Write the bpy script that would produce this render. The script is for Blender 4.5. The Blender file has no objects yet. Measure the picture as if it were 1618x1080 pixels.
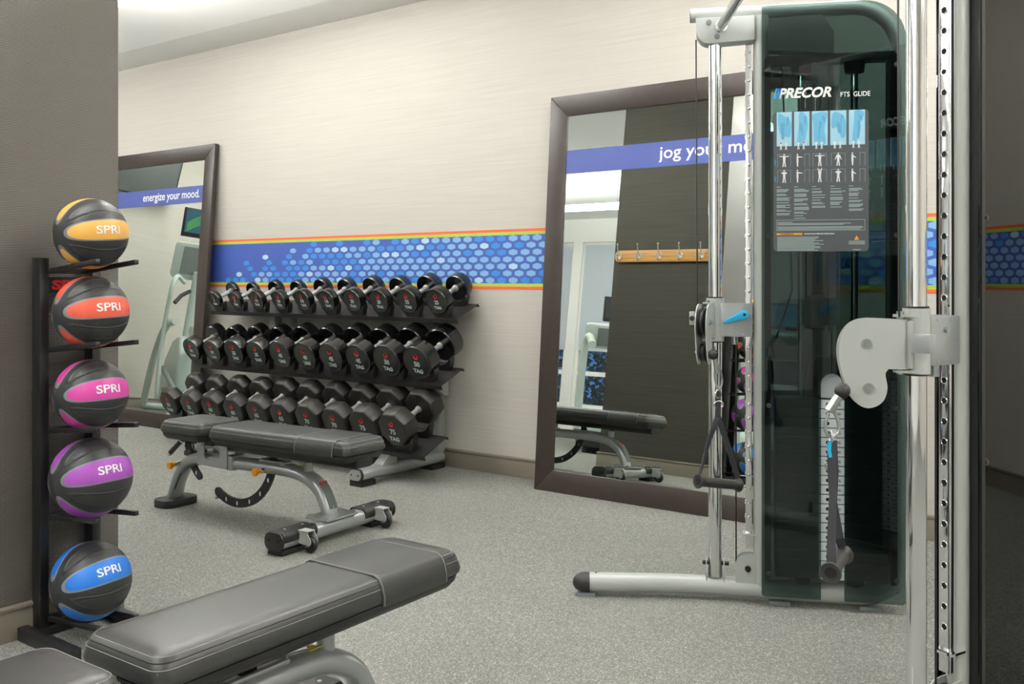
import bpy, bmesh, math, random
from mathutils import Vector, Matrix
random.seed(7)
PI = math.pi
C = bpy.context.scene.collection
S = bpy.context.scene

# ---------------------------------------------------------------- camera
F_PX, HZ = 1510.0, 439.0
PHI = math.atan((1928 - 809) / F_PX)
CAM_H = 1.14
cd = bpy.data.cameras.new('camera')
cam = bpy.data.objects.new('camera', cd); C.objects.link(cam)
cam.location = (0, 0, CAM_H)
cam.rotation_euler = (PI / 2, 0, PHI)
cd.sensor_width = 36; cd.sensor_fit = 'HORIZONTAL'
cd.lens = 36 * F_PX / 1618
cd.shift_y = (HZ - 540) / 1618
cd.clip_start = 0.05
S.camera = cam

# ---------------------------------------------------------------- world, exposure
w = bpy.data.worlds.new('world'); S.world = w; w.use_nodes = True
bg = w.node_tree.nodes['Background']
bg.inputs[0].default_value = (0.16, 0.38, 0.78, 1); bg.inputs[1].default_value = .6
S.view_settings.view_transform = 'Standard'; S.view_settings.look = 'None'
S.view_settings.exposure = 0.0; S.view_settings.gamma = 1.0
S.view_settings.use_curve_mapping = False
LIGHT = 28.0
LIGHT_COL = (1.0, 0.985, 0.945)

# ---------------------------------------------------------------- materials
def srgb(r, g, b):
    def f(c):
        c /= 255.0
        return c / 12.92 if c <= .04045 else ((c + .055) / 1.055) ** 2.4
    return (f(r), f(g), f(b), 1)

def mat(name, col, rough=.5, metal=0., spec=.5, **kw):
    m = bpy.data.materials.new(name); m.use_nodes = True
    p = m.node_tree.nodes['Principled BSDF']
    p.inputs['Base Color'].default_value = col if len(col) == 4 else (*col, 1)
    p.inputs['Roughness'].default_value = rough
    p.inputs['Metallic'].default_value = metal
    p.inputs['Specular IOR Level'].default_value = spec
    if 'emit' in kw:
        p.inputs['Emission Color'].default_value = kw['emit']
        p.inputs['Emission Strength'].default_value = kw.get('es', 1)
    if 'coat' in kw:
        p.inputs['Coat Weight'].default_value = kw['coat']; p.inputs['Coat Roughness'].default_value = .1
    return m

def nd(m, t, **kw):
    n = m.node_tree.nodes.new(t)
    for k, v in kw.items(): setattr(n, k, v)
    return n
def lk(m, a, b): m.node_tree.links.new(a, b)
def P(m): return m.node_tree.nodes['Principled BSDF']
def coords(m, scale, kind='Object', rot=(0, 0, 0)):
    tc = nd(m, 'ShaderNodeTexCoord'); mp = nd(m, 'ShaderNodeMapping')
    mp.inputs['Scale'].default_value = scale; mp.inputs['Rotation'].default_value = rot
    lk(m, tc.outputs[kind], mp.inputs['Vector']); return mp.outputs['Vector']
def noise(m, vec, scale=1, detail=3, rough=.5):
    n = nd(m, 'ShaderNodeTexNoise'); n.inputs['Scale'].default_value = scale
    n.inputs['Detail'].default_value = detail; n.inputs['Roughness'].default_value = rough
    lk(m, vec, n.inputs['Vector']); return n.outputs['Fac']
def ramp(m, fac, stops):
    r = nd(m, 'ShaderNodeValToRGB'); e = r.color_ramp.elements
    while len(e) < len(stops): e.new(.5)
    for i, (p_, c_) in enumerate(stops):
        e[i].position = p_; e[i].color = c_
    lk(m, fac, r.inputs['Fac']); return r.outputs['Color']
def bump(m, fac, dist, strength=1.0):
    b = nd(m, 'ShaderNodeBump'); b.inputs['Distance'].default_value = dist
    b.inputs['Strength'].default_value = strength
    lk(m, fac, b.inputs['Height']); lk(m, b.outputs['Normal'], P(m).inputs['Normal'])
def math_(m, op, a, b=None, clamp=False):
    n = nd(m, 'ShaderNodeMath', operation=op); n.use_clamp = clamp
    for i, x in enumerate((a, b)):
        if x is None: continue
        if isinstance(x, (int, float)): n.inputs[i].default_value = x
        else: lk(m, x, n.inputs[i])
    return n.outputs[0]

def m_floor():
    m = mat('rubber_floor', (.3, .3, .29), .75, spec=.25)
    v = coords(m, (1, 1, 1))
    vo = nd(m, 'ShaderNodeTexVoronoi'); vo.inputs['Scale'].default_value = 300
    lk(m, v, vo.inputs['Vector'])
    sep = nd(m, 'ShaderNodeSeparateColor'); lk(m, vo.outputs['Color'], sep.inputs[0])
    c1 = ramp(m, sep.outputs[0], [(0, srgb(98, 99, 95)), (.5, srgb(122, 123, 119)), (.78, srgb(136, 136, 131)), (.9, srgb(162, 161, 153)), (1, srgb(182, 180, 171))])
    big = noise(m, v, 2.0, 3)
    mx = nd(m, 'ShaderNodeMix', data_type='RGBA', blend_type='MULTIPLY'); mx.inputs['Factor'].default_value = .5
    lk(m, c1, mx.inputs[6]); lk(m, ramp(m, big, [(.3, (.86, .86, .86, 1)), (.7, (1, 1, 1, 1))]), mx.inputs[7])
    lk(m, mx.outputs[2], P(m).inputs['Base Color'])
    bump(m, sep.outputs[0], .0004, .5)
    return m
def m_paper(name, lo, hi, sc=(2.2, 2.2, 190), rough=.6, d=.0005):
    m = mat(name, lo, rough, spec=.3)
    f = noise(m, coords(m, sc), 1, 4, .6)
    lk(m, ramp(m, f, [(.3, lo), (.72, hi)]), P(m).inputs['Base Color'])
    bump(m, f, d, .5); return m
def m_ribbed():
    m = mat('ribbed_vinyl', srgb(66, 63, 58), .42, spec=.5)
    tc = nd(m, 'ShaderNodeTexCoord'); sp = nd(m, 'ShaderNodeSeparateXYZ'); lk(m, tc.outputs['Object'], sp.inputs[0])
    k = math_(m, 'ADD', sp.outputs[0], sp.outputs[1])
    wv = math_(m, 'SINE', math_(m, 'MULTIPLY', k, 2 * PI / .013))
    ph = math_(m, 'MULTIPLY', wv, .9)
    s = math_(m, 'SINE', math_(m, 'ADD', math_(m, 'MULTIPLY', sp.outputs[2], 2 * PI / .0052), ph))
    f = math_(m, 'ADD', math_(m, 'MULTIPLY', s, .5), .5)
    lk(m, ramp(m, f, [(.1, srgb(38, 36, 33)), (.8, srgb(112, 107, 99))]), P(m).inputs['Base Color'])
    bump(m, f, .0012, .8); return m
def m_leather():
    m = mat('bench_leather', srgb(54, 55, 54), .38, spec=.5)
    f = noise(m, coords(m, (1, 1, 1)), 420, 3)
    bump(m, f, .0004, .35); return m
def m_wood():
    m = mat('oak_board', srgb(186, 137, 78), .4)
    f = noise(m, coords(m, (3, 30, 60)), 1, 4)
    lk(m, ramp(m, f, [(.3, srgb(168, 118, 62)), (.7, srgb(202, 156, 94))]), P(m).inputs['Base Color']); return m
def m_frame():
    m = mat('espresso_wood', srgb(72, 60, 55), .38, spec=.5)
    f = noise(m, coords(m, (4, 4, 4)), 6, 3)
    lk(m, ramp(m, f, [(.3, srgb(45, 37, 33)), (.7, srgb(52, 43, 38))]), P(m).inputs['Base Color']); return m
def m_smoke(name, tint):
    m = bpy.data.materials.new(name); m.use_nodes = True; nt = m.node_tree; nt.nodes.clear()
    o = nt.nodes.new('ShaderNodeOutputMaterial'); t = nt.nodes.new('ShaderNodeBsdfTransparent')
    g = nt.nodes.new('ShaderNodeBsdfGlossy'); x = nt.nodes.new('ShaderNodeMixShader'); fr = nt.nodes.new('ShaderNodeFresnel')
    t.inputs[0].default_value = (*tint, 1); g.inputs['Roughness'].default_value = .012; g.inputs[0].default_value = (1, 1, 1, 1)
    fr.inputs[0].default_value = 1.5
    nt.links.new(fr.outputs[0], x.inputs[0]); nt.links.new(t.outputs[0], x.inputs[1]); nt.links.new(g.outputs[0], x.inputs[2])
    nt.links.new(x.outputs[0], o.inputs[0]); return m
def m_ball(name, col):
    m = mat(name, srgb(66, 67, 68), .42, spec=.5)
    tc = nd(m, 'ShaderNodeTexCoord'); v = nd(m, 'ShaderNodeVectorMath', operation='NORMALIZE')
    lk(m, tc.outputs['Object'], v.inputs[0])
    sp = nd(m, 'ShaderNodeSeparateXYZ'); lk(m, v.outputs[0], sp.inputs[0])
    th = math_(m, 'ARCCOSINE', sp.outputs[2])
    dth = math_(m, 'SUBTRACT', th, PI / 2)
    az = math_(m, 'ARCTAN2', sp.outputs[1], sp.outputs[0])
    seg = PI / 2
    a = math_(m, 'ADD', az, seg / 2 + 4 * PI)
    a = math_(m, 'SUBTRACT', math_(m, 'MODULO', a, seg), seg / 2)
    a = math_(m, 'MULTIPLY', a, math_(m, 'SINE', th))
    e = math_(m, 'ADD', math_(m, 'POWER', math_(m, 'ABSOLUTE', math_(m, 'DIVIDE', dth, 1.2)), 2.4), math_(m, 'POWER', math_(m, 'ABSOLUTE', math_(m, 'DIVIDE', a, .285)), 2))
    c = ramp(m, e, [(0, col), (.93, col), (.95, srgb(128, 132, 140)), (1.0, srgb(120, 124, 130))])
    # dark body outside the grey outline
    out = math_(m, 'GREATER_THAN', e, 1.18)
    mx = nd(m, 'ShaderNodeMix', data_type='RGBA'); lk(m, out, mx.inputs['Factor']); lk(m, c, mx.inputs[6])
    mx.inputs[7].default_value = srgb(44, 45, 46); lk(m, mx.outputs[2], P(m).inputs['Base Color'])
    # raised seams in the dark gores + pebble grain
    b = math_(m, 'ADD', az, 4 * PI); b = math_(m, 'SUBTRACT', math_(m, 'MODULO', b, seg), seg / 2)
    b = math_(m, 'MULTIPLY', b, math_(m, 'SINE', th))
    e2 = math_(m, 'ADD', math_(m, 'POWER', math_(m, 'DIVIDE', dth, .98), 2), math_(m, 'POWER', math_(m, 'DIVIDE', b, .20), 2))
    rid = math_(m, 'SUBTRACT', 1, math_(m, 'ABSOLUTE', math_(m, 'MULTIPLY', math_(m, 'SUBTRACT', e2, 1), 4)), True)
    ns = noise(m, coords(m, (1, 1, 1)), 300, 2)
    bump(m, math_(m, 'ADD', rid, math_(m, 'MULTIPLY', ns, .25)), .0025, .8)
    return m

M = dict(
    floor=m_floor(), wall=m_paper('pale_wallpaper', srgb(192, 188, 179), srgb(204, 200, 192)),
    ribbed=m_ribbed(), dark_paper=m_paper('dark_wallpaper', srgb(54, 52, 45), srgb(66, 64, 56), (2.5, 2.5, 150)),
    ceiling=mat('ceiling_paint', srgb(240, 240, 237), .8), base=mat('taupe_baseboard', srgb(116, 110, 97), .45),
    frame=m_frame(), leather=m_leather(), wood=m_wood(),
    mirror=mat('mirror_glass', (.86, .91, .87), .0, 1.0), white=mat('white_paint', srgb(236, 236, 232), .6),
    blue=mat('banner_blue', srgb(66, 80, 146), .45), text=mat('white_print', srgb(245, 245, 245), .5),
    orange=mat('border_orange', srgb(238, 104, 60), .55), green=mat('border_green', srgb(176, 202, 78), .55),
    bandblue=mat('border_blue', srgb(62, 88, 168), .5),
    hex1=mat('hexagon_pale_blue', srgb(132, 180, 222), .5), hex2=mat('hexagon_mid_blue', srgb(58, 136, 214), .5), hex3=mat('hexagon_white_blue', srgb(186, 218, 236), .5),
    black=mat('black_powdercoat', srgb(24, 24, 26), .42), blackpl=mat('black_plastic', srgb(32, 32, 33), .5),
    gloss=mat('glossy_black_urethane', srgb(12, 12, 13), .2, coat=.4), matte=mat('grey_black_urethane', srgb(34, 33, 31), .42),
    chrome=mat('chrome', (.86, .87, .88), .06, 1.0), steel=mat('brushed_steel', (.72, .73, .72), .25, 1.0),
    grip=mat('polished_handle', (.86, .86, .85), .3, .85),
    zinc=mat('zinc_bolt', (.46, .50, .50), .28, 1.0),
    silver=mat('silver_paint', srgb(164, 168, 168), .3, .35, coat=.4), lsilver=mat('light_silver_paint', srgb(184, 188, 185), .36, .15),
    tray=mat('charcoal_steel', srgb(36, 35, 35), .42), red=mat('red_print', srgb(230, 28, 26), .5), grey=mat('grey_print', srgb(186, 204, 202), .5),
    knob=mat('orange_knob', srgb(250, 160, 22), .4), lever=mat('cyan_lever', srgb(30, 168, 216), .35),
    smoke=m_smoke('smoked_shroud', (.43, .51, .50)), poster=mat('placard_charcoal', srgb(76, 80, 84), .5),
    pic=mat('placard_photo_blue', srgb(112, 186, 222), .5), picl=mat('placard_photo_pale', srgb(170, 216, 236), .5), picd=mat('placard_photo_shade', srgb(92, 164, 202), .5),
    plate=mat('stack_plate', srgb(96, 106, 110), .4, .2), platelbl=mat('stack_label', srgb(196, 204, 206), .5), dark=mat('dark_print_hole_shade', srgb(10, 10, 10), .8),
    strap=mat('grey_webbing', srgb(46, 46, 52), .8), rubber=mat('handle_rubber', srgb(40, 39, 38), .5), bluep=mat('blue_print', srgb(40, 110, 200), .5),
    yellow=mat('warning_yellow', srgb(214, 190, 60), .5), label=mat('grey_label', srgb(88, 98, 92), .5), amber=mat('placard_amber', srgb(240, 160, 30), .5),
    mint=mat('pale_machine_plastic', srgb(196, 208, 202), .4), greyp=mat('grey_machine_plastic', srgb(128, 136, 136), .45), stitch=mat('stitching', srgb(176, 176, 170), .7),
    tv=mat('tv_screen', srgb(70, 76, 76), .2, spec=.9),
    scr=mat('console_screen', srgb(20, 30, 36), .2, emit=srgb(70, 130, 150), es=.5), scrg=mat('console_screen_green', srgb(20, 60, 30), .3, emit=srgb(120, 200, 60), es=.7),
    scrb=mat('console_screen_blue', srgb(20, 60, 90), .3, emit=srgb(40, 170, 200), es=.8),
    lamp=mat('lamp_diffuser', (1, 1, 1), .5, emit=(*LIGHT_COL, 1), es=LIGHT),
    lamp_up=mat('added_uplight_glow', (1, 1, 1), .5, emit=(*LIGHT_COL, 1), es=LIGHT * 2.8),
    glass=m_smoke('window_glass', (.75, .88, .98)), shade=mat('roller_shade', srgb(226, 232, 236), .9),
    leaf=mat('hedge_leaf', srgb(28, 74, 62), .7), ground=mat('asphalt', srgb(70, 80, 84), .9),
    signred=mat('sign_red', srgb(190, 20, 30), .5),
)
# roller shade glows with daylight: translucent cloth
mt = M['shade']; tl = nd(mt, 'ShaderNodeBsdfTranslucent'); tl.inputs[0].default_value = (.9, .93, .95, 1)
mxs = nd(mt, 'ShaderNodeMixShader'); mxs.inputs[0].default_value = .45
lk(mt, P(mt).outputs[0], mxs.inputs[1]); lk(mt, tl.outputs[0], mxs.inputs[2]); lk(mt, mxs.outputs[0], mt.node_tree.nodes['Material Output'].inputs[0])

# ---------------------------------------------------------------- mesh builder
SPLIT = {'screw', 'rivet', 'bolt', 'plate_screw', 'stitching', 'slot', 'rail_hole_shade', 'photo_tile'}
class MB:
    def __init__(s, T=None): s.v = []; s.f = []; s.T = T or Matrix(); s.cut = []
    def add(s, vs, fs, T=None):
        T = s.T @ T if T is not None else s.T
        n = len(s.v); s.cut.append((n, len(s.f))); s.v += [T @ Vector(v) for v in vs]
        s.f += [[n + i for i in f] for f in fs]; return s
    def box(s, a, b, T=None):
        (x0, y0, z0), (x1, y1, z1) = a, b
        vs = [(x, y, z) for z in (z0, z1) for y in (y0, y1) for x in (x0, x1)]
        return s.add(vs, [(0, 2, 3, 1), (4, 5, 7, 6), (0, 1, 5, 4), (2, 6, 7, 3), (0, 4, 6, 2), (1, 3, 7, 5)], T)
    def lathe(s, prof, T=None, n=40, rot=0, cap=True):
        """prof [(r,h)] around local z"""
        vs = []; fs = []
        for r, h in prof:
            for k in range(n):
                a = rot + 2 * PI * k / n; vs.append((r * math.cos(a), r * math.sin(a), h))
        m_ = len(prof)
        for i in range(m_ - 1):
            for k in range(n):
                k2 = (k + 1) % n; fs.append((i * n + k, i * n + k2, (i + 1) * n + k2, (i + 1) * n + k))
        if cap:
            fs.append(tuple(reversed(range(n)))); fs.append(tuple((m_ - 1) * n + k for k in range(n)))
        return s.add(vs, fs, T)
    def cyl(s, p0, p1, r, n=24, r1=None):
        p0, p1 = Vector(p0), Vector(p1); d = p1 - p0
        T = Matrix.Translation(p0) @ d.to_track_quat('Z', 'Y').to_matrix().to_4x4()
        return s.lathe([(r, 0), (r if r1 is None else r1, d.length)], T, n)
    def tube(s, pts, r, n=16, sx=1.0, closed=False, up=None):
        pts = [Vector(p) for p in pts]; N = len(pts); vs = []; fs = []
        rr = r if isinstance(r, (list, tuple)) else [r] * N
        prev = None
        for i, p in enumerate(pts):
            if closed: t = pts[(i + 1) % N] - pts[i - 1]
            else: t = pts[min(i + 1, N - 1)] - pts[max(i - 1, 0)]
            t.normalize()
            if prev is None:
                u = Vector(up) if up else (Vector((0, 0, 1)) if abs(t.z) < .9 else Vector((0, 1, 0)))
            else: u = prev
            u = (u - t * u.dot(t)).normalized(); prev = u; q = t.cross(u)
            for k in range(n):
                a = 2 * PI * k / n; vs.append(p + u * math.cos(a) * rr[i] + q * math.sin(a) * rr[i] * sx)
        R_ = N if closed else N - 1
        for i in range(R_):
            j = (i + 1) % N
            for k in range(n):
                k2 = (k + 1) % n; fs.append((i * n + k, i * n + k2, j * n + k2, j * n + k))
        if not closed:
            fs.append(tuple(reversed(range(n)))); fs.append(tuple((N - 1) * n + k for k in range(n)))
        return s.add(vs, fs)
    def prism(s, out, h0, h1, T=None):
        """outline [(x,y)] extruded from z=h0..h1"""
        n = len(out); vs = [(x, y, h0) for x, y in out] + [(x, y, h1) for x, y in out]
        fs = [tuple(reversed(range(n))), tuple(range(n, 2 * n))] + [(i, (i + 1) % n, n + (i + 1) % n, n + i) for i in range(n)]
        return s.add(vs, fs, T)
    def strip(s, pts, wdt, th, wdir):
        """flat strap along pts, width along wdir, thickness perpendicular"""
        pts = [Vector(p) for p in pts]; N = len(pts); vs = []; fs = []
        for i, p in enumerate(pts):
            t = (pts[min(i + 1, N - 1)] - pts[max(i - 1, 0)]).normalized()
            wd = Vector(wdir[i]) if isinstance(wdir, list) else Vector(wdir); wd = (wd - t * wd.dot(t)).normalized(); nn = t.cross(wd)
            for a, b in ((-1, -1), (1, -1), (1, 1), (-1, 1)): vs.append(p + wd * a * wdt / 2 + nn * b * th / 2)
        for i in range(N - 1):
            for k in range(4): fs.append((i * 4 + k, i * 4 + (k + 1) % 4, i * 4 + 4 + (k + 1) % 4, i * 4 + 4 + k))
        fs.append((3, 2, 1, 0)); fs.append(tuple((N - 1) * 4 + k for k in range(4)))
        return s.add(vs, fs)
    def mesh(s, name, bevel=0, seg=2, ang=40, off=None):
        bm = bmesh.new(); o = off or Vector((0, 0, 0))
        vs = [bm.verts.new(v - o) for v in s.v]
        for f in s.f:
            try: bm.faces.new([vs[i] for i in f])
            except ValueError: pass
        bmesh.ops.recalc_face_normals(bm, faces=bm.faces)
        if bevel:
            es = [e for e in bm.edges if len(e.link_faces) == 2 and e.calc_face_angle(0) > math.radians(35)]
            bmesh.ops.bevel(bm, geom=es, offset=bevel, segments=seg, affect='EDGES', profile=.5, clamp_overlap=True)
        for f in bm.faces: f.smooth = True
        for e in bm.edges:
            if len(e.link_faces) == 2 and e.calc_face_angle(0) > math.radians(ang): e.smooth = False
        me = bpy.data.meshes.new(name); bm.to_mesh(me); bm.free(); return me
    def build(s, name, m, parent=None, bevel=0, seg=2, ang=40, label=None, off=None):
        if name in SPLIT and len(s.cut) > 1:            # every screw, slot or seam its own object
            o = None; c = s.cut + [(len(s.v), len(s.f))]
            for (v0, f0), (v1, f1) in zip(c[:-1], c[1:]):
                q = MB(); q.v = s.v[v0:v1]; q.f = [[i - v0 for i in f] for f in s.f[f0:f1]]
                o = q.build(name, m, parent, bevel, seg, ang, label, off)
            return o
        me = s.mesh(name, bevel, seg, ang, off)
        for x in (m if isinstance(m, list) else [m]): me.materials.append(x)
        return link(name, me, parent, label)

def link(name, me, parent=None, label=None):
    o = bpy.data.objects.new(name, me); C.objects.link(o)
    if parent is not None: o.parent = parent
    if label: o['label'] = label
    return o
def thing(name, label, cat, loc=(0, 0, 0), rz=0, group=None):
    o = bpy.data.objects.new(name, None); C.objects.link(o); o.empty_display_size = .1
    o.location = loc; o.rotation_euler = (0, 0, rz); return tag(o, label, cat, group)
def tag(o, label, cat, group=None, kind=None):
    o['label'] = label; o['category'] = cat
    if group: o['group'] = group
    if kind: o['kind'] = kind
    return o
def struct(name, mb, m, **kw):
    o = mb.build(name, m, **kw); o['kind'] = 'structure'; return o
def copy_tree(o, parent=None):
    c = o.copy(); C.objects.link(c)
    if parent is not None: c.parent = parent
    for ch in [x for x in bpy.data.objects if x.parent == o]: copy_tree(ch, c)
    return c
def smooth_path(pts, n=8):
    """Catmull-Rom through pts"""
    P_ = [Vector(p) for p in pts]; P_ = [P_[0] * 2 - P_[1]] + P_ + [P_[-1] * 2 - P_[-2]]; out = []
    for i in range(1, len(P_) - 2):
        a, b, c, d = P_[i - 1:i + 3]
        for k in range(n):
            t = k / n
            out.append(.5 * ((2 * b) + (c - a) * t + (2 * a - 5 * b + 4 * c - d) * t * t + (3 * b - a - 3 * c + d) * t ** 3))
    out.append(P_[-2]); return out
def arc(cx, cy, r, a0, a1, n=12):
    return [(cx + r * math.cos(math.radians(a0 + (a1 - a0) * i / n)), cy + r * math.sin(math.radians(a0 + (a1 - a0) * i / n))) for i in range(n + 1)]
def rrect(x0, y0, x1, y1, r, n=6):
    return arc(x1 - r, y0 + r, r, -90, 0, n) + arc(x1 - r, y1 - r, r, 0, 90, n) + arc(x0 + r, y1 - r, r, 90, 180, n) + arc(x0 + r, y0 + r, r, 180, 270, n)

_font_cache = {}
def text_mesh(body, size, bold=0., shear=0., align='CENTER', ext=.0004, width=None, cap=None):
    key = (body, size, bold, shear, align, ext, width, cap)
    if key in _font_cache: return _font_cache[key]
    cu = bpy.data.curves.new('t', 'FONT'); cu.body = body; cu.size = size; cu.offset = bold; cu.shear = shear
    cu.align_x = align; cu.align_y = 'CENTER'; cu.extrude = ext; cu.resolution_u = 3
    o = bpy.data.objects.new('t', cu); C.objects.link(o)
    bpy.context.view_layer.update()
    me = bpy.data.meshes.new_from_object(o.evaluated_get(bpy.context.evaluated_depsgraph_get()))
    vs = [v.co.copy() for v in me.vertices]; fs = [tuple(p.vertices) for p in me.polygons]
    bpy.data.objects.remove(o); bpy.data.curves.remove(cu); bpy.data.meshes.remove(me)
    if vs:
        xs = [v.x for v in vs]; ys = [v.y for v in vs]; x0, x1, y0, y1 = min(xs), max(xs), min(ys), max(ys)
        fx = width / (x1 - x0) if width else 1; fy = cap / (y1 - y0) if cap else 1
        ax = {'CENTER': (x0 + x1) / 2, 'LEFT': x0, 'RIGHT': x1}[align]
        vs = [Vector(((v.x - ax) * fx, (v.y - (y0 + y1) / 2) * fy, v.z)) for v in vs]
    _font_cache[key] = (vs, fs); return vs, fs
def add_text(mb, body, size, T, **kw):
    vs, fs = text_mesh(body, size, **kw); mb.add(vs, fs, T)
def basis(o, x, y):
    x = Vector(x).normalized(); y = Vector(y).normalized(); z = x.cross(y)
    T = Matrix((x, y, z)).transposed().to_4x4(); T.translation = Vector(o); return T

# ================================================================ THE ROOM
WY = 4.43; XL, XR, YF = -9.3, 3.6, -2.6; ZC = 3.05; ZW = 2.853; SOF = 4.07
struct('floor', MB().box((XL - .2, YF - .2, -.1), (XR + .2, WY + .2, 0)), M['floor'])
struct('wall_back', MB().box((XL - .2, WY, 0), (XR + .2, WY + .15, 3.3)), M['wall'])
struct('wall_left', MB().box((XL - .15, YF - .2, 0), (XL, WY, 3.3)), M['wall'])
struct('wall_right', MB().box((XR, YF - .2, 0), (XR + .15, WY, 3.3)), M['wall'])
# soffit with a small cove along the back wall
sof = MB(); sof.prism([(SOF, ZW + .003), (SOF + .012, ZW), (WY, ZW), (WY, 3.3), (SOF - .85, 3.3), (SOF - .85, ZC - .001), (SOF - .7, ZC - .006), (SOF - .5, ZC - .045)], XL, XR,
                      Matrix(((0, 0, 1, 0), (1, 0, 0, 0), (0, 1, 0, 0), (0, 0, 0, 1))))
struct('trim_1', sof, M['ceiling'])
struct('ceiling', MB().box((XL - .2, YF - .2, ZC), (XR + .2, SOF - .85, ZC + .2)), M['ceiling'])
def baseb(name, a, b, nrm):
    """profiled baseboard from a to b (x,y), nrm into the room"""
    a = Vector((*a, 0)); b = Vector((*b, 0)); n = Vector((*nrm, 0)); d = (b - a)
    out = [(0, 0), (.014, 0), (.014, .085), (.010, .09), (.010, .094), (.016, .097), (.016, .106), (.010, .11), (0, .11)]
    T = Matrix((n, Vector((0, 0, 1)), d.normalized())).transposed().to_4x4(); T.translation = a
    return struct(name, MB().prism(out, 0, d.length, T), M['base'])
baseb('baseboard_back', (XL, WY), (XR, WY), (0, -1))
baseb('baseboard_left', (XL, YF), (XL, WY - .016), (1, 0))
# pillar with ribbed dark covering
CX0, CX1, CY0, CY1 = -4.02, -3.058, 1.38, 1.842
pm = MB().box((CX0, CY0, 0), (CX1, CY1, ZC))
pil = struct('wall_pillar', pm, [M['ribbed'], M['dark_paper']])
for p in pil.data.polygons:
    if abs(p.normal.y) > .5 or p.normal.x < -.5: p.material_index = 1
out = [(0, 0), (.014, 0), (.014, .085), (.010, .09), (.010, .094), (.016, .097), (.016, .106), (.010, .11), (0, .11)]
def pring(out, x0, y0, x1, y1):
    vs = []; fs = []; n = len(out)
    for sx, sy, cx, cy in ((1, 1, x1, y1), (-1, 1, x0, y1), (-1, -1, x0, y0), (1, -1, x1, y0)):
        vs += [(cx + sx * r, cy + sy * r, z) for r, z in out]
    for q in range(4):
        for i in range(n): fs.append((q * n + i, q * n + (i + 1) % n, ((q + 1) % 4) * n + (i + 1) % n, ((q + 1) % 4) * n + i))
    return MB().add(vs, fs)
struct('baseboard_pillar', pring(out, CX0, CY0, CX1, CY1), M['base'])

# front wall with a row of windows (seen in the mirrors)
wins = [(-8.4, -7.35), (-7.2, -6.15), (-6.0, -4.95), (-4.8, -3.75), (-3.6, -2.55)]
WZ0, WZ1 = .42, 2.72
fw = MB().box((XL - .2, YF - .15, 0), (XR + .2, YF, WZ0)).box((XL - .2, YF - .15, WZ1), (XR + .2, YF, 3.3))
xs = [XL - .2] + [v for p in wins for v in p] + [XR + .2]
for i in range(0, len(xs), 2): fw.box((xs[i], YF - .15, WZ0), (xs[i + 1], YF, WZ1))
struct('wall_front', fw, M['white'])
for i, (a, b) in enumerate(wins):
    wf = MB(); t = .05; y0, y1 = YF - .11, YF - .04
    wf.box((a, y0, WZ0), (a + t, y1, WZ1)).box((b - t, y0, WZ0), (b, y1, WZ1)).box((a + t, y0, WZ0), (b - t, y1, WZ0 + t)).box((a + t, y0, WZ1 - t), (b - t, y1, WZ1)).box((a + t, y0, .86), (b - t, y1, .92))
    wo = struct('window_%d' % (i + 1), wf, M['white'])
    MB().box((a + t, y0 + .03, WZ0 + t), (b - t, y0 + .036, WZ1 - t)).build('pane', M['glass'], wo)
    MB().box((a + .03, YF - .03, 1.2), (b - .03, YF - .028, WZ1 - .04)).build('roller_shade', M['shade'], wo)
# outdoors beyond the windows
struct('ground_outside', MB().box((-22, -16, -.2), (12, YF - .2, -.12)), M['ground'])
hb = MB(); rnd = random.Random(3)
for i in range(15000):
    x = rnd.uniform(-20, 4); y = rnd.uniform(-7.8, -7.0); z = rnd.uniform(0, 1) * (1.55 + .35 * math.sin(x * 1.7) + .2 * math.sin(x * 4.1))
    s_ = rnd.uniform(.04, .1)
    T = Matrix.Translation((x, y, z)) @ Matrix.Rotation(rnd.uniform(0, 6), 4, Vector((rnd.random(), rnd.random(), rnd.random() + .01)).normalized())
    hb.add([(s_, 0, 0), (-s_ * .5, s_ * .6, 0), (-s_ * .5, -s_ * .6, 0), (0, 0, s_)], [(0, 1, 2), (0, 1, 3), (1, 2, 3), (2, 0, 3)], T)
tag(hb.build('hedge', M['leaf']), 'dark green hedge growing outside the row of windows', 'hedge', kind='stuff')

# linear lamps added outside the view to light the room; they show in glass
def strip_lamp(cx, cy, L_, label, rz=0, z=2.70):
    e = thing('added_pendant_light', label, 'light', (cx, cy, ZC), rz, group='added pendant lights'); h = L_ / 2; z -= ZC
    MB().box((-h, -.055, z + .042), (h, .055, z + .048)).build('housing', M['white'], e)
    MB().box((-h + .003, -.05, z), (h - .003, .05, z + .0415)).build('diffuser', M['lamp'], e)
    MB().box((-h, -.05, z + .0485), (h, .05, z + .056)).build('added_uplight', M['lamp_up'], e)  # upward glow added to brighten the ceiling
    for x in (-h + .2, h - .2): MB().cyl((x, 0, z + .056), (x, 0, 0), .004, 8).build('suspension_rod', M['steel'], e)
strip_lamp(-7.75, 2.75, 2.3, 'added long linear lamp hung near the wall television')
strip_lamp(-4.6, 3.15, 2.4, 'added long linear lamp hung over the dumbbell rack', 0, 2.765)
strip_lamp(-2.84, .60, 2.3, 'added linear lamp running alongside the ribbed pillar', PI / 2)  # added to wash the pillar face with light from above
strip_lamp(-1.3, 3.1, 2.1, 'added long linear lamp hung above the cable machine')
strip_lamp(1.85, 3.1, 2.3, 'added long linear lamp hung at the right end of the room')
strip_lamp(1.7, 1.5, 2.3, 'added long linear lamp hung to the right of the viewer')
strip_lamp(-1.25, -1.3, 2.3, 'added long linear lamp hung behind the viewer')
strip_lamp(-6.45, -.6, 2.3, 'added long linear lamp hung over the treadmills')

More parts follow.
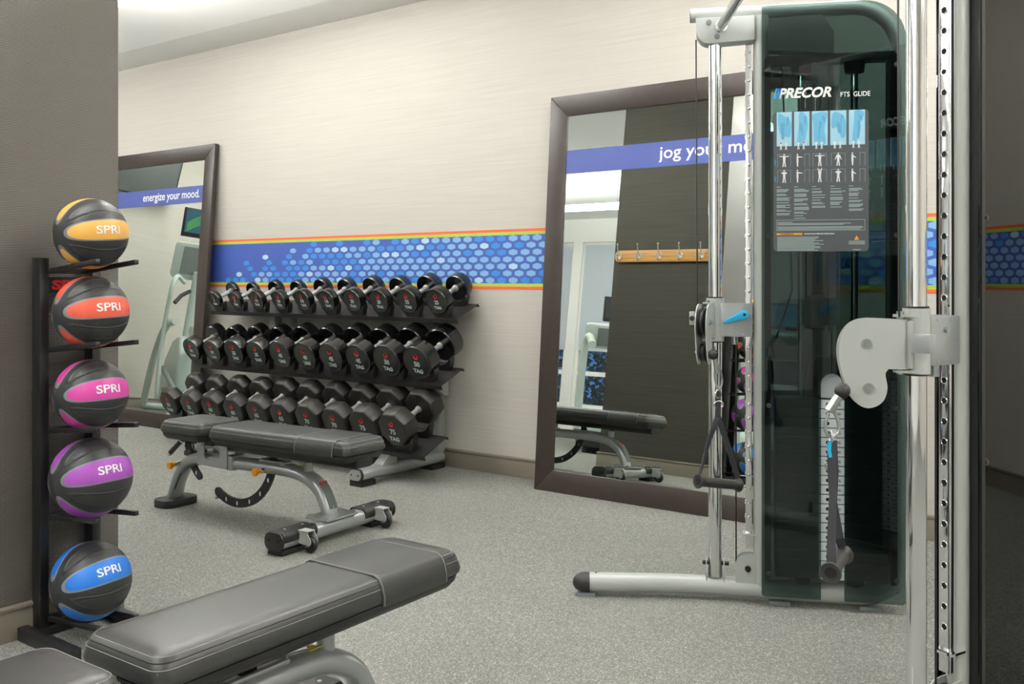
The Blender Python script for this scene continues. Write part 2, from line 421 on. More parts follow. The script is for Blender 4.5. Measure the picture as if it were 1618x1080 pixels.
# ================================================================ WALL BORDER
wb = thing('wall_border', 'long blue hexagon pattern border with orange and green edges on the pale back wall', 'wall border', (-3, WY, 1.25))
off = Vector((-3, WY, 1.25)); bx0, bx1 = -8.9, 3.5
Z0, Z1 = 1.075, 1.422
MB().box((bx0, WY - .002, Z0 + .034), (bx1, WY, Z1 - .034)).build('blue_field', M['bandblue'], wb, off=off)
g = MB().box((bx0, WY - .0022, Z0 + .016), (bx1, WY, Z0 + .034)).box((bx0, WY - .0022, Z1 - .034), (bx1, WY, Z1 - .016)); g.build('green_stripe', M['green'], wb, off=off)
g = MB().box((bx0, WY - .0022, Z0), (bx1, WY, Z0 + .016)).box((bx0, WY - .0022, Z1 - .016), (bx1, WY, Z1)); g.build('orange_stripe', M['orange'], wb, off=off)
hx = [MB(), MB(), MB()]; rnd = random.Random(11)
px_, pz_ = .0845, .0405
for r in range(7):
    zc = Z0 + .034 + .0175 + r * pz_
    n = int((bx1 - bx0) / px_)
    for c in range(n):
        x = bx0 + .05 + c * px_ + (px_ / 2 if r % 2 else 0)
        # the pattern thins out towards the left mirror
        lim = -6.0 + r * .16 + .25 * math.sin(c * 1.9 + r)
        if -6.6 < x < lim: continue
        if x < lim + .55 and x > -6.6 and rnd.random() < .45: continue
        q = rnd.random(); faded = x < lim + 1.1 and x > -6.6
        k = (1 if q < .6 else (2 if q > .88 else 0)) if faded else (1 if q < .17 else (2 if q > .93 else 0))
        a, b = .031, .0185
        if zc + b > Z1 - .034: continue
        pts = [(x, zc + b), (x - a, zc + b * .52), (x - a, zc - b * .52), (x, zc - b), (x + a, zc - b * .52), (x + a, zc + b * .52)]
        hx[k].add([(p[0], WY - .0024, p[1]) for p in pts], [(0, 1, 2, 3, 4, 5)])
for k, nme in enumerate(('pale_hexagons', 'mid_blue_hexagons', 'white_hexagons')):
    hx[k].build(nme, M['hex%d' % (k + 1)], wb, off=off)

# ================================================================ LEANING MIRRORS
TILT = math.radians(4.4)
def mirror(x0, x1, label, words, tx, tw, shear=0):
    e = thing('leaning_mirror', label, 'mirror', ((x0 + x1) / 2, 4.22, 0), group=None)
    e.rotation_euler = (-TILT, 0, 0)
    W_ = (x1 - x0) / 2; H = 2.145; fwid = .115; d = .036
    def bar(out, nm='frame_rail'):
        T = Matrix(((1, 0, 0, 0), (0, 0, -1, 0), (0, 1, 0, 0), (0, 0, 0, 1)))
        MB().prism(out, -d, 0, T).build(nm, M['frame'], e, bevel=.0025)
    g = .0006
    bar([(-W_, 0), (W_, 0), (W_ - fwid, fwid - g), (-W_ + fwid, fwid - g)])
    bar([(-W_, H), (W_, H), (W_ - fwid, H - fwid + g), (-W_ + fwid, H - fwid + g)])
    bar([(-W_, g * 2), (-W_, H - g * 2), (-W_ + fwid, H - fwid - g), (-W_ + fwid, fwid + g)], 'frame_stile')
    bar([(W_, g * 2), (W_, H - g * 2), (W_ - fwid, H - fwid - g), (W_ - fwid, fwid + g)], 'frame_stile')
    MB().box((-W_ + fwid - .005, .009, fwid - .005), (W_ - fwid + .005, .016, H - fwid + .005)).build('mirror_glass', M['mirror'], e)
    MB().box((-W_ + .02, .018, .02), (W_ - .02, .026, H - .02)).build('backing_board', M['black'], e)
    bn = MB().box((-W_ + fwid + .001, .006, 1.712), (W_ - fwid - .001, .0086, 1.84)).build('banner', M['blue'], e)
    t = MB(); cx_ = (x0 + x1) / 2
    add_text(t, words, .09, basis((tx - cx_, .0052, 1.772), (1, 0, 0), (0, 0, 1)), bold=.0009, align='LEFT', width=tw, shear=shear)
    t.build('lettering', M['text'], bn)
    return e
mirror(-2.98, -1.43, 'large dark framed mirror leaning on the wall to the right of the dumbbell rack', 'jog your memory.', -2.30, .74)
mirror(-7.56, -5.99, 'large dark framed mirror leaning on the wall to the left of the dumbbell rack', 'energize your mood.', -6.885, .74)

# ================================================================ DUMBBELL RACK
SL = math.atan2(.088, .205)                       # shelf tilt
RK = Vector((-4.645, 4.0, 0))
rack = thing('dumbbell_rack', 'three tier charcoal and silver dumbbell rack standing against the pale back wall', 'weight rack', RK)
RX0, RX1 = -5.79, -3.50
tiers = [(4.195, .902), (4.057, .535), (3.915, .16)]    # front edge (y, z)
def tierT(y, z, x=0.0): return Matrix.Translation((x, y, z)) @ Matrix.Rotation(SL, 4, 'X')
for (y, z) in tiers:
    T = tierT(y, z)
    mb = MB(T)
    # plate with a front lip and an upturned rolled back edge (outline in y,z extruded along x)
    o_ = [(0, .003), (0, -.024), (.004, -.024), (.004, -.001), (.206, -.001), (.214, -.018), (.219, -.016), (.212, .003)]
    Tm = Matrix(((0, 0, 1, 0), (1, 0, 0, 0), (0, 1, 0, 0), (0, 0, 0, 1)))
    mb.prism(o_, RX0, RX1, Tm)
    mb.build('shelf', M['tray'], rack, off=RK)
for xc in (-3.80, -5.32):
    # floor foot: flattened tube running out from the wall
    n = 24
    prof = [(.052 * math.cos(2 * PI * k / n), .034 * math.sin(2 * PI * k / n)) for k in range(n)]
    T = Matrix(((1, 0, 0, xc), (0, 0, 1, 0), (0, 1, 0, .062), (0, 0, 0, 1)))
    ft = MB().prism(rrect(-.05, -.033, .05, .033, .03), 3.70, 4.385, T).build('foot', M['silver'], rack, bevel=.003, off=RK)
    MB().prism(rrect(-.052, -.035, .052, .035, .032), 3.690, 3.70, T).build('collar', M['black'], ft)
    MB().prism(rrect(-.046, -.029, .046, .029, .028), 3.684, 3.690, T).build('end_cap', M['silver'], ft)
    b = MB()
    for s_ in (-.026, .026): b.cyl((xc + s_, 3.6845, .062), (xc + s_, 3.682, .062), .005, 12)
    b.build('screw', M['dark'], ft)
    for ch in ft.children: ch.data.transform(Matrix.Translation(-RK))
    for y0, y1 in ((3.69, 3.80), (4.27, 4.39)):
        MB().box((xc - .045, y0, 0), (xc + .045, y1, .03)).build('rubber_pad', M['black'], rack, off=RK)
    # leaning upright behind the shelves
    Tm = Matrix(((0, 0, 1, 0), (1, 0, 0, 0), (0, 1, 0, 0), (0, 0, 0, 1)))
    MB().prism([(4.345, .09), (4.405, .09), (4.415, .95), (4.37, .95)], xc - .03, xc + .03, Tm).build('upright', M['silver'], rack, bevel=.004, off=RK)
    g = MB().prism([(3.86, .09), (3.98, .09), (3.99, .165), (3.93, .15), (3.80 + .02, .155 - .02)][:3] + [(3.93, .148)], xc - .034, xc + .034, Tm)
    g.build('front_bracket', M['silver'], rack, off=RK)
for q, (y, z) in enumerate(tiers[:2]):
    for x in ((-3.733, -5.109), (-3.749, -5.151))[q]:
        MB().prism([(y + .09, z + .034), (y + .195, z + .078), (4.40, z + .06), (4.40, z - .10), (4.365, z - .10), (y + .15, z + .01)], x - .012, x + .012, Tm).build('shelf_bracket', M['silver'], rack, off=RK)
MB().box((-5.30, 4.35, .10), (-3.82, 4.39, .15)).build('cross_brace', M['silver'], rack, bevel=.004, off=RK)

# ---------------------------------------------------------------- dumbbells
def logo_pts(r=.0105):
    """open ring with a flame tip"""
    a = []; b = []
    for i in range(27):
        f = i / 26; t = math.radians(150 + 265 * f); k = .34 + .30 * math.sin(PI * min(1, f * 1.15) ** .8)
        a.append((r * math.cos(t), r * 1.12 * math.sin(t))); b.append((r * (1 - k) * math.cos(t), r * 1.12 * (1 - k) * math.sin(t)))
    tip = [(r * .15, r * 1.35), (r * .32, r * .62)]
    return a + tip + list(reversed(b))
dia = {5: .060, 10: .065, 15: .070, 20: .074, 25: .078, 30: .083, 35: .089, 40: .094, 45: .097, 50: .101, 55: .093, 60: .096, 65: .099, 70: .102, 75: .106}
thk = {5: .032, 10: .042, 15: .050, 20: .056, 25: .064, 30: .070, 35: .076, 40: .082, 45: .088, 50: .094, 55: .088, 60: .094, 65: .10, 70: .104, 75: .11}
GRIP = .128
word = {1: 'topmost', 2: 'middle', 3: 'lowest'}
Rx90 = Matrix.Rotation(PI / 2, 4, 'X')
def make_dumbbell(lb, tier, roll):
    r, t = dia[lb], thk[lb]; octo = lb >= 55
    e = thing('dumbbell', '', 'dumbbell')
    Ty = Matrix(((1, 0, 0, 0), (0, 0, 1, 0), (0, -1, 0, 0), (0, 0, 0, 1)))      # lathe z -> +y
    def head(y0, flip):
        mb = MB()
        if octo:
            prof = [(r * .93, 0), (r * 1.0, .008), (r * 1.06, t * .55), (r * 1.0, t - .008), (r * .92, t)]
            n, ro = 8, PI / 8
        else:
            prof = [(r * .86, .0025), (r * .93, .0015), (r * .965, 0), (r, .006), (r, t - .006), (r * .95, t)]
            n, ro = 48, 0
        if flip: prof = [(a, t - h) for a, h in reversed(prof)]
        prof = [(a, h + y0) for a, h in prof]
        mb.lathe(prof, Ty, n, ro)
        return mb.build('head', M['matte'] if octo else M['gloss'], e, bevel=.002 if octo else 0, ang=28)
    h1 = head(0, False); h2 = head(t + GRIP, True)
    hd = MB(); c0, c1 = t, t + GRIP
    pr = [(.0205, c0 - .002), (.0205, c0 + .006), (.0175, c0 + .008), (.0175, c0 + .016), (.0145, c0 + .018), (.0155, (c0 + c1) / 2), (.0145, c1 - .018), (.0175, c1 - .016), (.0175, c1 - .008), (.0205, c1 - .006), (.0205, c1 + .002)]
    hd.lathe(pr, Ty, 28); hd.build('handle', M['grip'], e)
    R_ = Matrix.Rotation(roll, 4, 'Y'); yy = -.0006 if octo else .0016
    k = r / .1
    lg = MB().prism(logo_pts(.0160 * (k ** .7)), 0, .0006, R_ @ basis((0, yy, .036 * k), (1, 0, 0), (0, 0, 1)))
    lg.build('logo', M['red'], h1)
    nb = MB(); add_text(nb, str(lb), .04, R_ @ basis((0, yy, -.009 * k), (1, 0, 0), (0, 0, 1)), bold=.0011, width=(.039 if lb > 5 else .015) * k ** .8, cap=.031 * k ** .8)
    nb.build('number', M['grey'], h1)
    tg = MB(); add_text(tg, 'TAG', .03, R_ @ basis((0, yy, -.052 * k), (1, 0, 0), (0, 0, 1)), bold=.0014, width=.068 * k, cap=.025 * k)
    tg.build('brand_lettering', M['grey'], h1)
    return e
ordn = ['first', 'second', 'third', 'fourth', 'fifth', 'sixth', 'seventh', 'eighth', 'ninth', 'tenth']
saddle_cache = {}
def saddle(r, s_, T):
    key = (r, s_)
    if key not in saddle_cache:
        o_ = []
        R1 = r + .0015
        for a in range(-52, 53, 8): o_.append((R1 * math.sin(math.radians(a)), r + s_ - R1 * math.cos(math.radians(a))))
        ex, ez = o_[-1]
        top = [( -ex - .012, ez + .012)] + o_ + [(ex + .012, ez + .012)]
        low = [(ex + .010, ez - .012), (ex * .72, .0045), (-ex * .72, .0045), (-ex - .010, ez - .012)]
        mb = MB().prism(list(reversed(top + low)), 0, .042, Matrix(((1, 0, 0, 0), (0, 0, 1, 0), (0, 1, 0, 0), (0, 0, 0, 1))))
        saddle_cache[key] = mb.mesh('saddle')
        saddle_cache[key].materials.append(M['tray'])
    o = link('saddle', saddle_cache[key], rack); o.matrix_local = Matrix.Translation(-RK) @ T; return o
rows = [((-5.682, -3.618), 5, 0, 4.149, 'top shelf'), ((-5.735, -3.632), 30, 1, 3.998, 'middle shelf'), ((-5.772, -3.672), 55, 2, 3.845, 'bottom shelf')]
rn = random.Random(5)
for (xa, xb), w0, ti, yf, shelf in rows:
    y, z = tiers[ti]
    protos = {}
    for i in range(10):
        lb = w0 + 5 * (i // 2); r = dia[lb]; s_ = (.034, .038, .042)[ti]
        x = xa + (xb - xa) * i / 9
        if lb in protos: e = copy_tree(protos[lb])
        else: e = protos[lb] = make_dumbbell(lb, ti, math.radians(rn.uniform(-3, 8)) if lb < 55 else math.radians(3))
        # axis height above the shelf plane
        hgt = (r if lb < 55 else r * 1.062) + s_ + .001
        n_ = Vector((0, -math.sin(SL), math.cos(SL))); d_ = Vector((0, math.cos(SL), math.sin(SL)))
        sy = (yf - y + math.sin(SL) * hgt) / math.cos(SL)
        p = Vector((x, y, z)) + d_ * sy + n_ * hgt
        e.location = p; e.rotation_euler = (SL, 0, math.radians(rn.uniform(-.25, .25)))
        wrd = {5: 'five', 10: 'ten', 15: 'fifteen', 20: 'twenty', 25: 'twenty-five', 30: 'thirty', 35: 'thirty-five', 40: 'forty', 45: 'forty-five', 50: 'fifty', 55: 'fifty-five', 60: 'sixty', 65: 'sixty-five', 70: 'seventy', 75: 'seventy-five'}[lb]
        shape = 'round glossy black' if lb < 55 else 'eight sided dull black'
        side = 'left' if i % 2 == 0 else 'right'
        tag(e, '%s %s pound dumbbell, %s of its pair on the %s' % (shape, wrd, side, shelf), 'dumbbell', 'dumbbells on the ' + shelf)
        e.name = 'dumbbell'
        t = thk[lb]
        for oy in (sy + t * .5 - .0, sy + t * 1.5 + GRIP):
            o0 = min(max(oy - .021, .002), .168)
            rr_ = r if lb < 55 else r * 1.062
            sd = saddle(rr_, s_, tierT(y, z, x) @ Matrix.Translation((0, o0, 0)))

# ================================================================ BALL RACK
BR = Vector((-3.03, 1.64, 0))
br = thing('ball_rack', 'narrow black steel medicine ball rack standing against the ribbed dark pillar', 'ball rack', BR)
for y0 in (1.54, 1.715):
    MB().box((-3.052, y0, .03), (-3.0, y0 + .03, 1.205)).build('post', M['black'], br, bevel=.003, off=BR)
for y0, sgn in ((1.488, 1), (1.755, 1)):
    MB().box((-3.04, y0, 0), (-2.72, y0 + .034, .042)).build('foot', M['black'], br, bevel=.003, off=BR)
MB().box((-3.045, 1.523, .002), (-3.0, 1.754, .03)).build('base_bar', M['black'], br, bevel=.003, off=BR)
arm_z = [1.162, .912, .654, .378, .055]
for z in arm_z:
    for y in (1.571, 1.699):
        MB().box((0, -.0075, -.0075), (.285, .0075, .0075), Matrix.Translation((-3.0, y, z)) @ Matrix.Rotation(-math.atan(.1), 4, 'Y')).build('arm', M['black'], br, bevel=.002, off=BR)
    MB().box((-3.02, 1.571, z - .008), (-3.004, 1.715, z + .008)).build('rung', M['black'], br, off=BR)
sg = MB().box((-3.012, 1.571, 1.094), (-3.006, 1.714, 1.142)).build('sign_plate', M['black'], br, off=BR)
t = MB(); add_text(t, 'SPRI', .04, basis((-3.0055, 1.641, 1.118), (0, 1, 0), (0, 0, 1)), bold=.0018, width=.118, cap=.032)
t.build('sign_lettering', M['signred'], sg, off=BR)

balls = [(1.276, .1115, 'yellow', (236, 178, 88), 'topmost', 1), (1.027, .114, 'orange red', (222, 88, 66), 'second from the top', 2), (.763, .1115, 'pink', (206, 66, 158), 'at the middle', 3),
         (.483, .124, 'purple', (158, 72, 176), 'second from the bottom', 6), (.168, .1215, 'blue', (30, 118, 214), 'lowest', 11)]
for (z, r, cn, rgb, pos, roll), az_ in zip(balls, arm_z):
    c = Vector((-2.868, 1.635, 0))
    # rest on the two arms
    arm_top = az_ + .1 * (c.x + 3.0) + .0078
    c.z = arm_top + math.sqrt(max(r * r - (.064 - .007) ** 2, .001)) + .001
    v = (Vector((0, 0, CAM_H)) - c).normalized()
    rt = Vector((0, 0, 1)).cross(v).normalized(); up = v.cross(rt)
    rt = -rt if rt.dot(Vector((math.cos(PHI), math.sin(PHI), 0))) < 0 else rt
    rq = Matrix.Rotation(math.radians(roll), 3, v); rt = rq @ rt; up = rq @ up
    td = (v * .86 + rt * .46 + up * .12).normalized()          # where the lettering sits
    pole = (v * .50 - rt * .86 - up * .03).normalized()
    xx = (td - pole * td.dot(pole)).normalized(); yy = pole.cross(xx)
    Rm = Matrix((xx, yy, pole)).transposed().to_4x4(); Rm = Rm @ Matrix.Rotation(math.radians(0), 4, 'Z')
    mb = MB(); seg, rings = 64, 40
    vs = [(0, 0, r)]; fs = []
    for i in range(1, rings):
        a = PI * i / rings
        for k in range(seg): vs.append((r * math.sin(a) * math.cos(2 * PI * k / seg), r * math.sin(a) * math.sin(2 * PI * k / seg), r * math.cos(a)))
    vs.append((0, 0, -r)); L_ = len(vs) - 1
    for k in range(seg): fs.append((0, 1 + k, 1 + (k + 1) % seg)); fs.append((L_, L_ - seg + (k + 1) % seg, L_ - seg + k))
    for i in range(rings - 2):
        for k in range(seg): a = 1 + i * seg; fs.append((a + k, a + seg + k, a + seg + (k + 1) % seg, a + (k + 1) % seg))
    mb.add(vs, fs)
    o = mb.build('medicine_ball', m_ball(cn.replace(' ', '_') + '_ball', srgb(*rgb)))
    o.matrix_world = Matrix.Translation(c) @ Rm
    tag(o, 'black rubber medicine ball with %s panels, %s on the rack' % (cn, pos), 'medicine ball', 'medicine balls on the rack')
    tv, tf = text_mesh('SPRI', .05, bold=.0008, width=.078, cap=.026, ext=0)
    tr = (rt - td * rt.dot(td)).normalized(); tu = td.cross(tr)
    tu = tu if tu.dot(up) > 0 else -tu
    tr = (tr * math.cos(.07) + tu * math.sin(.07)).normalized(); tu = td.cross(tr); tu = tu if tu.dot(up) > 0 else -tu
    inv = Rm.inverted()
    pts = [inv @ ((td * math.cos(math.hypot(q.x, q.y) / r) + (tr * q.x + tu * q.y).normalized() * math.sin(math.hypot(q.x, q.y) / r)) * (r + .0008)) if (abs(q.x) + abs(q.y)) > 1e-6 else inv @ (td * (r + .0008)) for q in tv]
    MB().add(pts, tf).build('lettering', M['text'], o)

# ================================================================ BENCHES
def make_bench():
    e = thing('weight_bench', '', 'bench')
    def pad(x0, x1, hw, name, taper=None):
        # leather body on a black base
        out = rrect(x0, -hw, x1, hw, .035, 5)
        def ring(k, z):
            cx, hx_ = (x0 + x1) / 2, (x1 - x0) / 2
            return [(cx + (x - cx) * (hx_ - k) / hx_, y * (hw - k) / hw, z) for x, y in out]
        lay = [(.010, .386), (.002, .392), (0, .402), (.006, .426), (.014, .441), (.024, .446), (.05, .449)]
        vs = []; n = len(out); fs = []
        for k, z in lay: vs += ring(k, z)
        for i in range(len(lay) - 1):
            for j in range(n): fs.append((i * n + j, i * n + (j + 1) % n, (i + 1) * n + (j + 1) % n, (i + 1) * n + j))
        fs.append(tuple(reversed(range(n)))); fs.append(tuple((len(lay) - 1) * n + j for j in range(n)))
        p = MB().add(vs, fs).build(name, M['leather'], e, ang=50)
        vs = []; fs = []
        lay = [(.045, .352), (.022, .356), (.010, .372), (.007, .3858)]
        for k, z in lay: vs += ring(k, z)
        for i in range(len(lay) - 1):
            for j in range(n): fs.append((i * n + j, i * n + (j + 1) % n, (i + 1) * n + (j + 1) % n, (i + 1) * n + j))
        fs.append(tuple(reversed(range(n)))); fs.append(tuple((len(lay) - 1) * n + j for j in range(n)))
        MB().add(vs, fs).build('pad_base', M['blackpl'], e, ang=50)
        def pr(k, z): return [Vector(q) for q in ring(k, z)]
        st = MB()
        for k, z in ((.0165, .4428), (.0045, .4235)):
            q = pr(k, z); st.tube([a for a in q], .00055, 5, closed=True)
        st.build('stitching', M['stitch'], p)
        pp = MB(); pp.tube(pr(.0105, .4345), .0016, 6, closed=True); pp.build('piping', M['blackpl'], p)
        return p
    pad(.055, .365, .135, 'seat_pad')
    bk = pad(.415, 1.31, .135, 'back_pad')
    # head cover sleeve with stitched edges
    def sleeve(x0, x1):
        prof = [(-.1375, .384), (-.1375, .404), (-.131, .428), (-.122, .4435), (-.108, .4508), (.108, .4508), (.122, .4435), (.131, .428), (.1375, .404), (.1375, .384)]
        inn = [(y * .97, z - .004) for y, z in prof]
        o_ = prof + list(reversed(inn))
        Tm = Matrix(((0, 0, 1, 0), (1, 0, 0, 0), (0, 1, 0, 0), (0, 0, 0, 1)))
        sl = MB().prism(o_, x0, x1, Tm).build('head_cover', M['leather'], bk, ang=50)
        s2 = MB()
        for x in (x0 + .006, x1 - .006): s2.tube([(x, y * 1.003, z + .0006) for y, z in prof], .0006, 5)
        s2.build('stitching', M['stitch'], bk)
    sleeve(1.0, 1.235)
    # main tube: rear leg, beam, front arch (flattened oval tube)
    path = smooth_path([(.012, 0, .04), (.045, 0, .13), (.11, 0, .215), (.22, 0, .252), (.40, 0, .257), (.62, 0, .262), (.84, 0, .262), (.95, 0, .245), (1.03, 0, .20), (1.075, 0, .13), (1.095, 0, .07)], 7)
    MB().tube(path, .031, 24, sx=1.35, up=(1, 0, 0)).build('main_tube', M['silver'], e)
    # rear foot
    rf = MB()
    rf.prism(rrect(-.05, -.10, .085, .10, .045), 0, .038).build('rear_foot', M['blackpl'], e, bevel=.006)
    # label plates on legs
    lb_ = MB(); pth = [p for p in path if 1.0 < p.x < 1.08 and p.z < .21]
    nn = [Vector((.9, 0, .35)).normalized()] * len(pth)
    lb_.strip([p + Vector((.031 * math.cos(a), 0, .031 * math.sin(a))) for p, a in zip(pth, [.7 - .6 * i / max(1, len(pth) - 1) for i in range(len(pth))])], .045, .002, (0, 1, 0))
    lp_ = lb_.build('label', M['label'], e)
    q = pth[0]; MB().strip([q + Vector((.021, 0, .028)), q + Vector((.028, 0, .018))], .044, .003, (0, 1, 0)).build('label_heading', M['signred'], lp_)
    rp = [p for p in path if .03 < p.x < .085]
    MB().strip([p + Vector((.022, -.030, -.012)) for p in rp], .034, .003, (.5, -.6, -.2)).build('rear_label', M['dark'], e)
    # front foot bar
    Tm = Matrix(((1, 0, 0, 1.11), (0, 0, 1, 0), (0, 1, 0, .055), (0, 0, 0, 1)))
    fb = MB().prism(rrect(-.048, -.033, .048, .035, .03), -.335, .335, Tm).build('foot_bar', M['silver'], e)
    for s_ in (-1, 1):
        a, b = sorted((s_ * .15, s_ * .342)); 
        MB().prism(rrect(-.052, -.012, .052, .040, .022), a, b, Tm).build('foot_cover', M['blackpl'], e, bevel=.002)
        a, b = sorted((s_ * .343, s_ * .352))
        cap_ = MB().prism(rrect(-.055, -.036, .055, .040, .033), a, b, Tm).build('end_cap', M['blackpl'], e, bevel=.003)
        sc = MB()
        for q in (-.028, .028): sc.cyl((1.11 + q, s_ * .3515, .062), (1.11 + q, s_ * .354, .062), .005, 10)
        sc.build('screw', M['dark'], cap_)
        a, b = sorted((s_ * .20, s_ * .345))
        MB().box((1.068, a, 0), (1.152, b, .022)).build('rubber_pad', M['black'], e, bevel=.003)
        sc = MB()
        for q in (.19, .29): sc.lathe([(.007, .0955), (.006, .0985)], Matrix.Translation((1.11, s_ * q, 0)), 12)
        sc.build('rivet', M['zinc'], e)
        # transport wheel on its bracket
        y0 = s_ * .235
        Tw = Matrix(((1, 0, 0, 0), (0, 0, 1, 0), (0, 1, 0, 0), (0, 0, 0, 1)))
        out_ = [(1.14, .092), (1.205, .086)] + arc(1.205, .05, .022, 60, -60, 6) + [(1.15, .04)]
        wb_ = MB()
        for q in (-.022, .019): wb_.prism(out_, y0 + q, y0 + q + .003, Tw)
        wb_.box((1.14, y0 - .022, .088), (1.208, y0 + .022, .0915))
        wk = wb_.build('wheel_bracket', M['lsilver'], e, ang=30)
        MB().lathe([(.022, -.012), (.030, -.010), (.0325, -.004), (.0325, .004), (.030, .010), (.022, .012)], Matrix.Translation((1.205, y0, .0335)) @ Rx90, 28).build('wheel', M['blackpl'], wk)
        MB().cyl((1.205, y0 - .027, .0335), (1.205, y0 + .026, .0335), .007, 12).build('axle', M['zinc'], wk)
    pl = MB().prism(rrect(1.03, -.10, 1.165, .10, .012), .091, .098).build('mounting_plate', M['silver'], e)
    b = MB()
    for q in ((1.045, -.085), (1.045, .085), (1.15, -.085), (1.15, .085)): b.cyl((*q, .098), (*q, .108), .0075, 6)
    b.build('bolt', M['zinc'], e)
    # U bracket carrying the hinges
    for s_ in (-1, 1):
        o_ = [(.25, .236), (.465, .232), (.465, .30)] + arc(.437, .348, .026, 0, 180, 8) + [(.411, .285)] + arc(.394, .285, .017, 0, -90, 4) + arc(.315, .285, .017, 270, 180, 4) + [(.298, .30)] + arc(.272, .346, .026, 0, 180, 8) + [(.246, .30)]
        Tw = Matrix(((1, 0, 0, 0), (0, 0, 1, 0), (0, 1, 0, 0), (0, 0, 0, 1)))
        a, b = sorted((s_ * .0445, s_ * .0515))
        hb_ = MB().prism(o_, a, b, Tw).build('hinge_bracket', M['silver'], e, ang=30)
        pn = MB()
        for x, z in ((.272, .346), (.437, .348)):
            pn.cyl((x, s_ * .0515, z), (x, s_ * .0585, z), .019, 20); pn.cyl((x, s_ * .0585, z), (x, s_ * .064, z), .010, 6)
        pn.build('hinge_pin', M['zinc'], hb_)
    MB().prism(rrect(.44, -.046, .497, .046, .01), .228, .296).build('tube_sleeve', M['silver'], e, bevel=.004)
    MB().cyl((.272, -.044, .346), (.272, .044, .346), .013, 16).build('seat_hinge_rod', M['blackpl'], e)
    MB().box((.20, -.043, .330), (.345, .043, .354)).build('seat_mount', M['black'], e)
    MB().box((.40, -.043, .322), (1.28, .043, .354)).build('back_spine', M['black'], e, bevel=.003)
    # adjustment arcs with slots
    def arcbar(cx, cz, R_, a0, a1, wd, name, slots):
        outp = arc(cx, cz, R_, a0, a1, 22) + arc(cx + (R_ - wd / 2) * math.cos(math.radians(a1)), cz + (R_ - wd / 2) * math.sin(math.radians(a1)), wd / 2, a1 + (10 if a1 > a0 else -10), a1 + (170 if a1 > a0 else -170), 5) + arc(cx, cz, R_ - wd, a1, a0, 22)
        Tw = Matrix(((1, 0, 0, 0), (0, 0, 1, 0), (0, 1, 0, 0), (0, 0, 0, 1)))
        ab = MB().prism(outp, -.006, .006, Tw).build(name, M['black'], e, ang=30)
        sm = MB()
        for a in slots:
            a = math.radians(a); x, z = cx + (R_ - wd / 2) * math.cos(a), cz + (R_ - wd / 2) * math.sin(a)
            sm.prism([(x + .006 * math.cos(t_) * 1.0, z + .011 * math.sin(t_)) for t_ in [2 * PI * k / 14 for k in range(14)]], -.0066, .0066, Tw)
        sm.build('slot', M['steel'], ab)
        return ab
    arcbar(.475, .318, .272, 10, -122, .042, 'back_adjuster', [-28, -48, -68, -88, -106])
    arcbar(.345, .345, .25, 182, 232, .036, 'seat_adjuster', [212, 226])
    MB().cyl((.335, -.012, .075), (.335, .012, .075), .007, 10).build('stop_bolt', M['zinc'], e)
    # stub post under the back pad
    MB().cyl((.952, 0, .272), (.952, 0, .312), .021, 20).build('stub_post', M['silver'], e)
    MB().cyl((.952, 0, .312), (.952, 0, .322), .017, 20).build('stub_buffer', M['blackpl'], e)
    MB().prism([(.885, -.02), (.925, -.02), (.905, .018)], .2925, .294).build('warning_sticker', M['yellow'], e)
    # slot plate where the adjuster dips into the tube
    o_ = MB(); o_.tube([(.66, -.022, .294), (.82, -.022, .294), (.83, 0, .294), (.82, .022, .294), (.66, .022, .294), (.65, 0, .294)], .006, 8, closed=True); o_.build('slot_plate', M['silver'], e)
    # orange pull pins
    for (x, z) in ((.10, .222), (.71, .256)):
        zz = MB().cyl((x, -.035, z), (x, -.062, z - .002), .012, 16).build('pin_housing', M['steel'], e)
        kn = MB(); d = Matrix.Translation((x, -.060, z - .002)) @ Matrix.Rotation(PI / 2, 4, 'X')
        kn.lathe([(.008, 0), (.0095, .004), (.0095, .022), (.0165, .028), (.0175, .036), (.0165, .043), (.012, .045)], d, 24); kn.build('pull_knob', M['knob'], e)
    # rear handle and front hook
    hn = MB().cyl((.125, -.03, .352), (.02, -.03, .268), .0125, 16).build('rear_handle', M['rubber'], e)
    MB().cyl((.018, -.03, .2665), (.006, -.03, .257), .0130, 16).build('handle_cap', M['steel'], hn)
    MB().cyl((.108, -.03, .3385), (.102, -.03, .3335), .0138, 16).build('handle_ring', M['steel'], hn)
    Tw = Matrix(((0, 0, 1, 0), (1, 0, 0, 0), (0, 1, 0, 0), (0, 0, 0, 1)))
    MB().prism(rrect(-.05, .325, .05, .372, .018), 1.283, 1.292, Tw).build('lift_handle', M['blackpl'], e, bevel=.002)
    return e
b1 = make_bench(); b1.location = (-4.25, 2.862, 0); b1.rotation_euler = (0, 0, math.radians(3))
tag(b1, 'flat grey weight bench with silver frame in front of the dumbbell rack', 'bench')
b2 = copy_tree(b1)
for o in [o for o in bpy.data.objects if o.parent and (o.parent == b2 or o.parent.parent == b2) and o.name.split('.')[0] in ('label', 'label_heading')]: bpy.data.objects.remove(o)
b2.location = (-1.665, .585, 0); b2.rotation_euler = (0, 0, math.radians(91))
tag(b2, 'grey weight bench nearest the camera, cut off by the bottom edge of the view', 'bench')

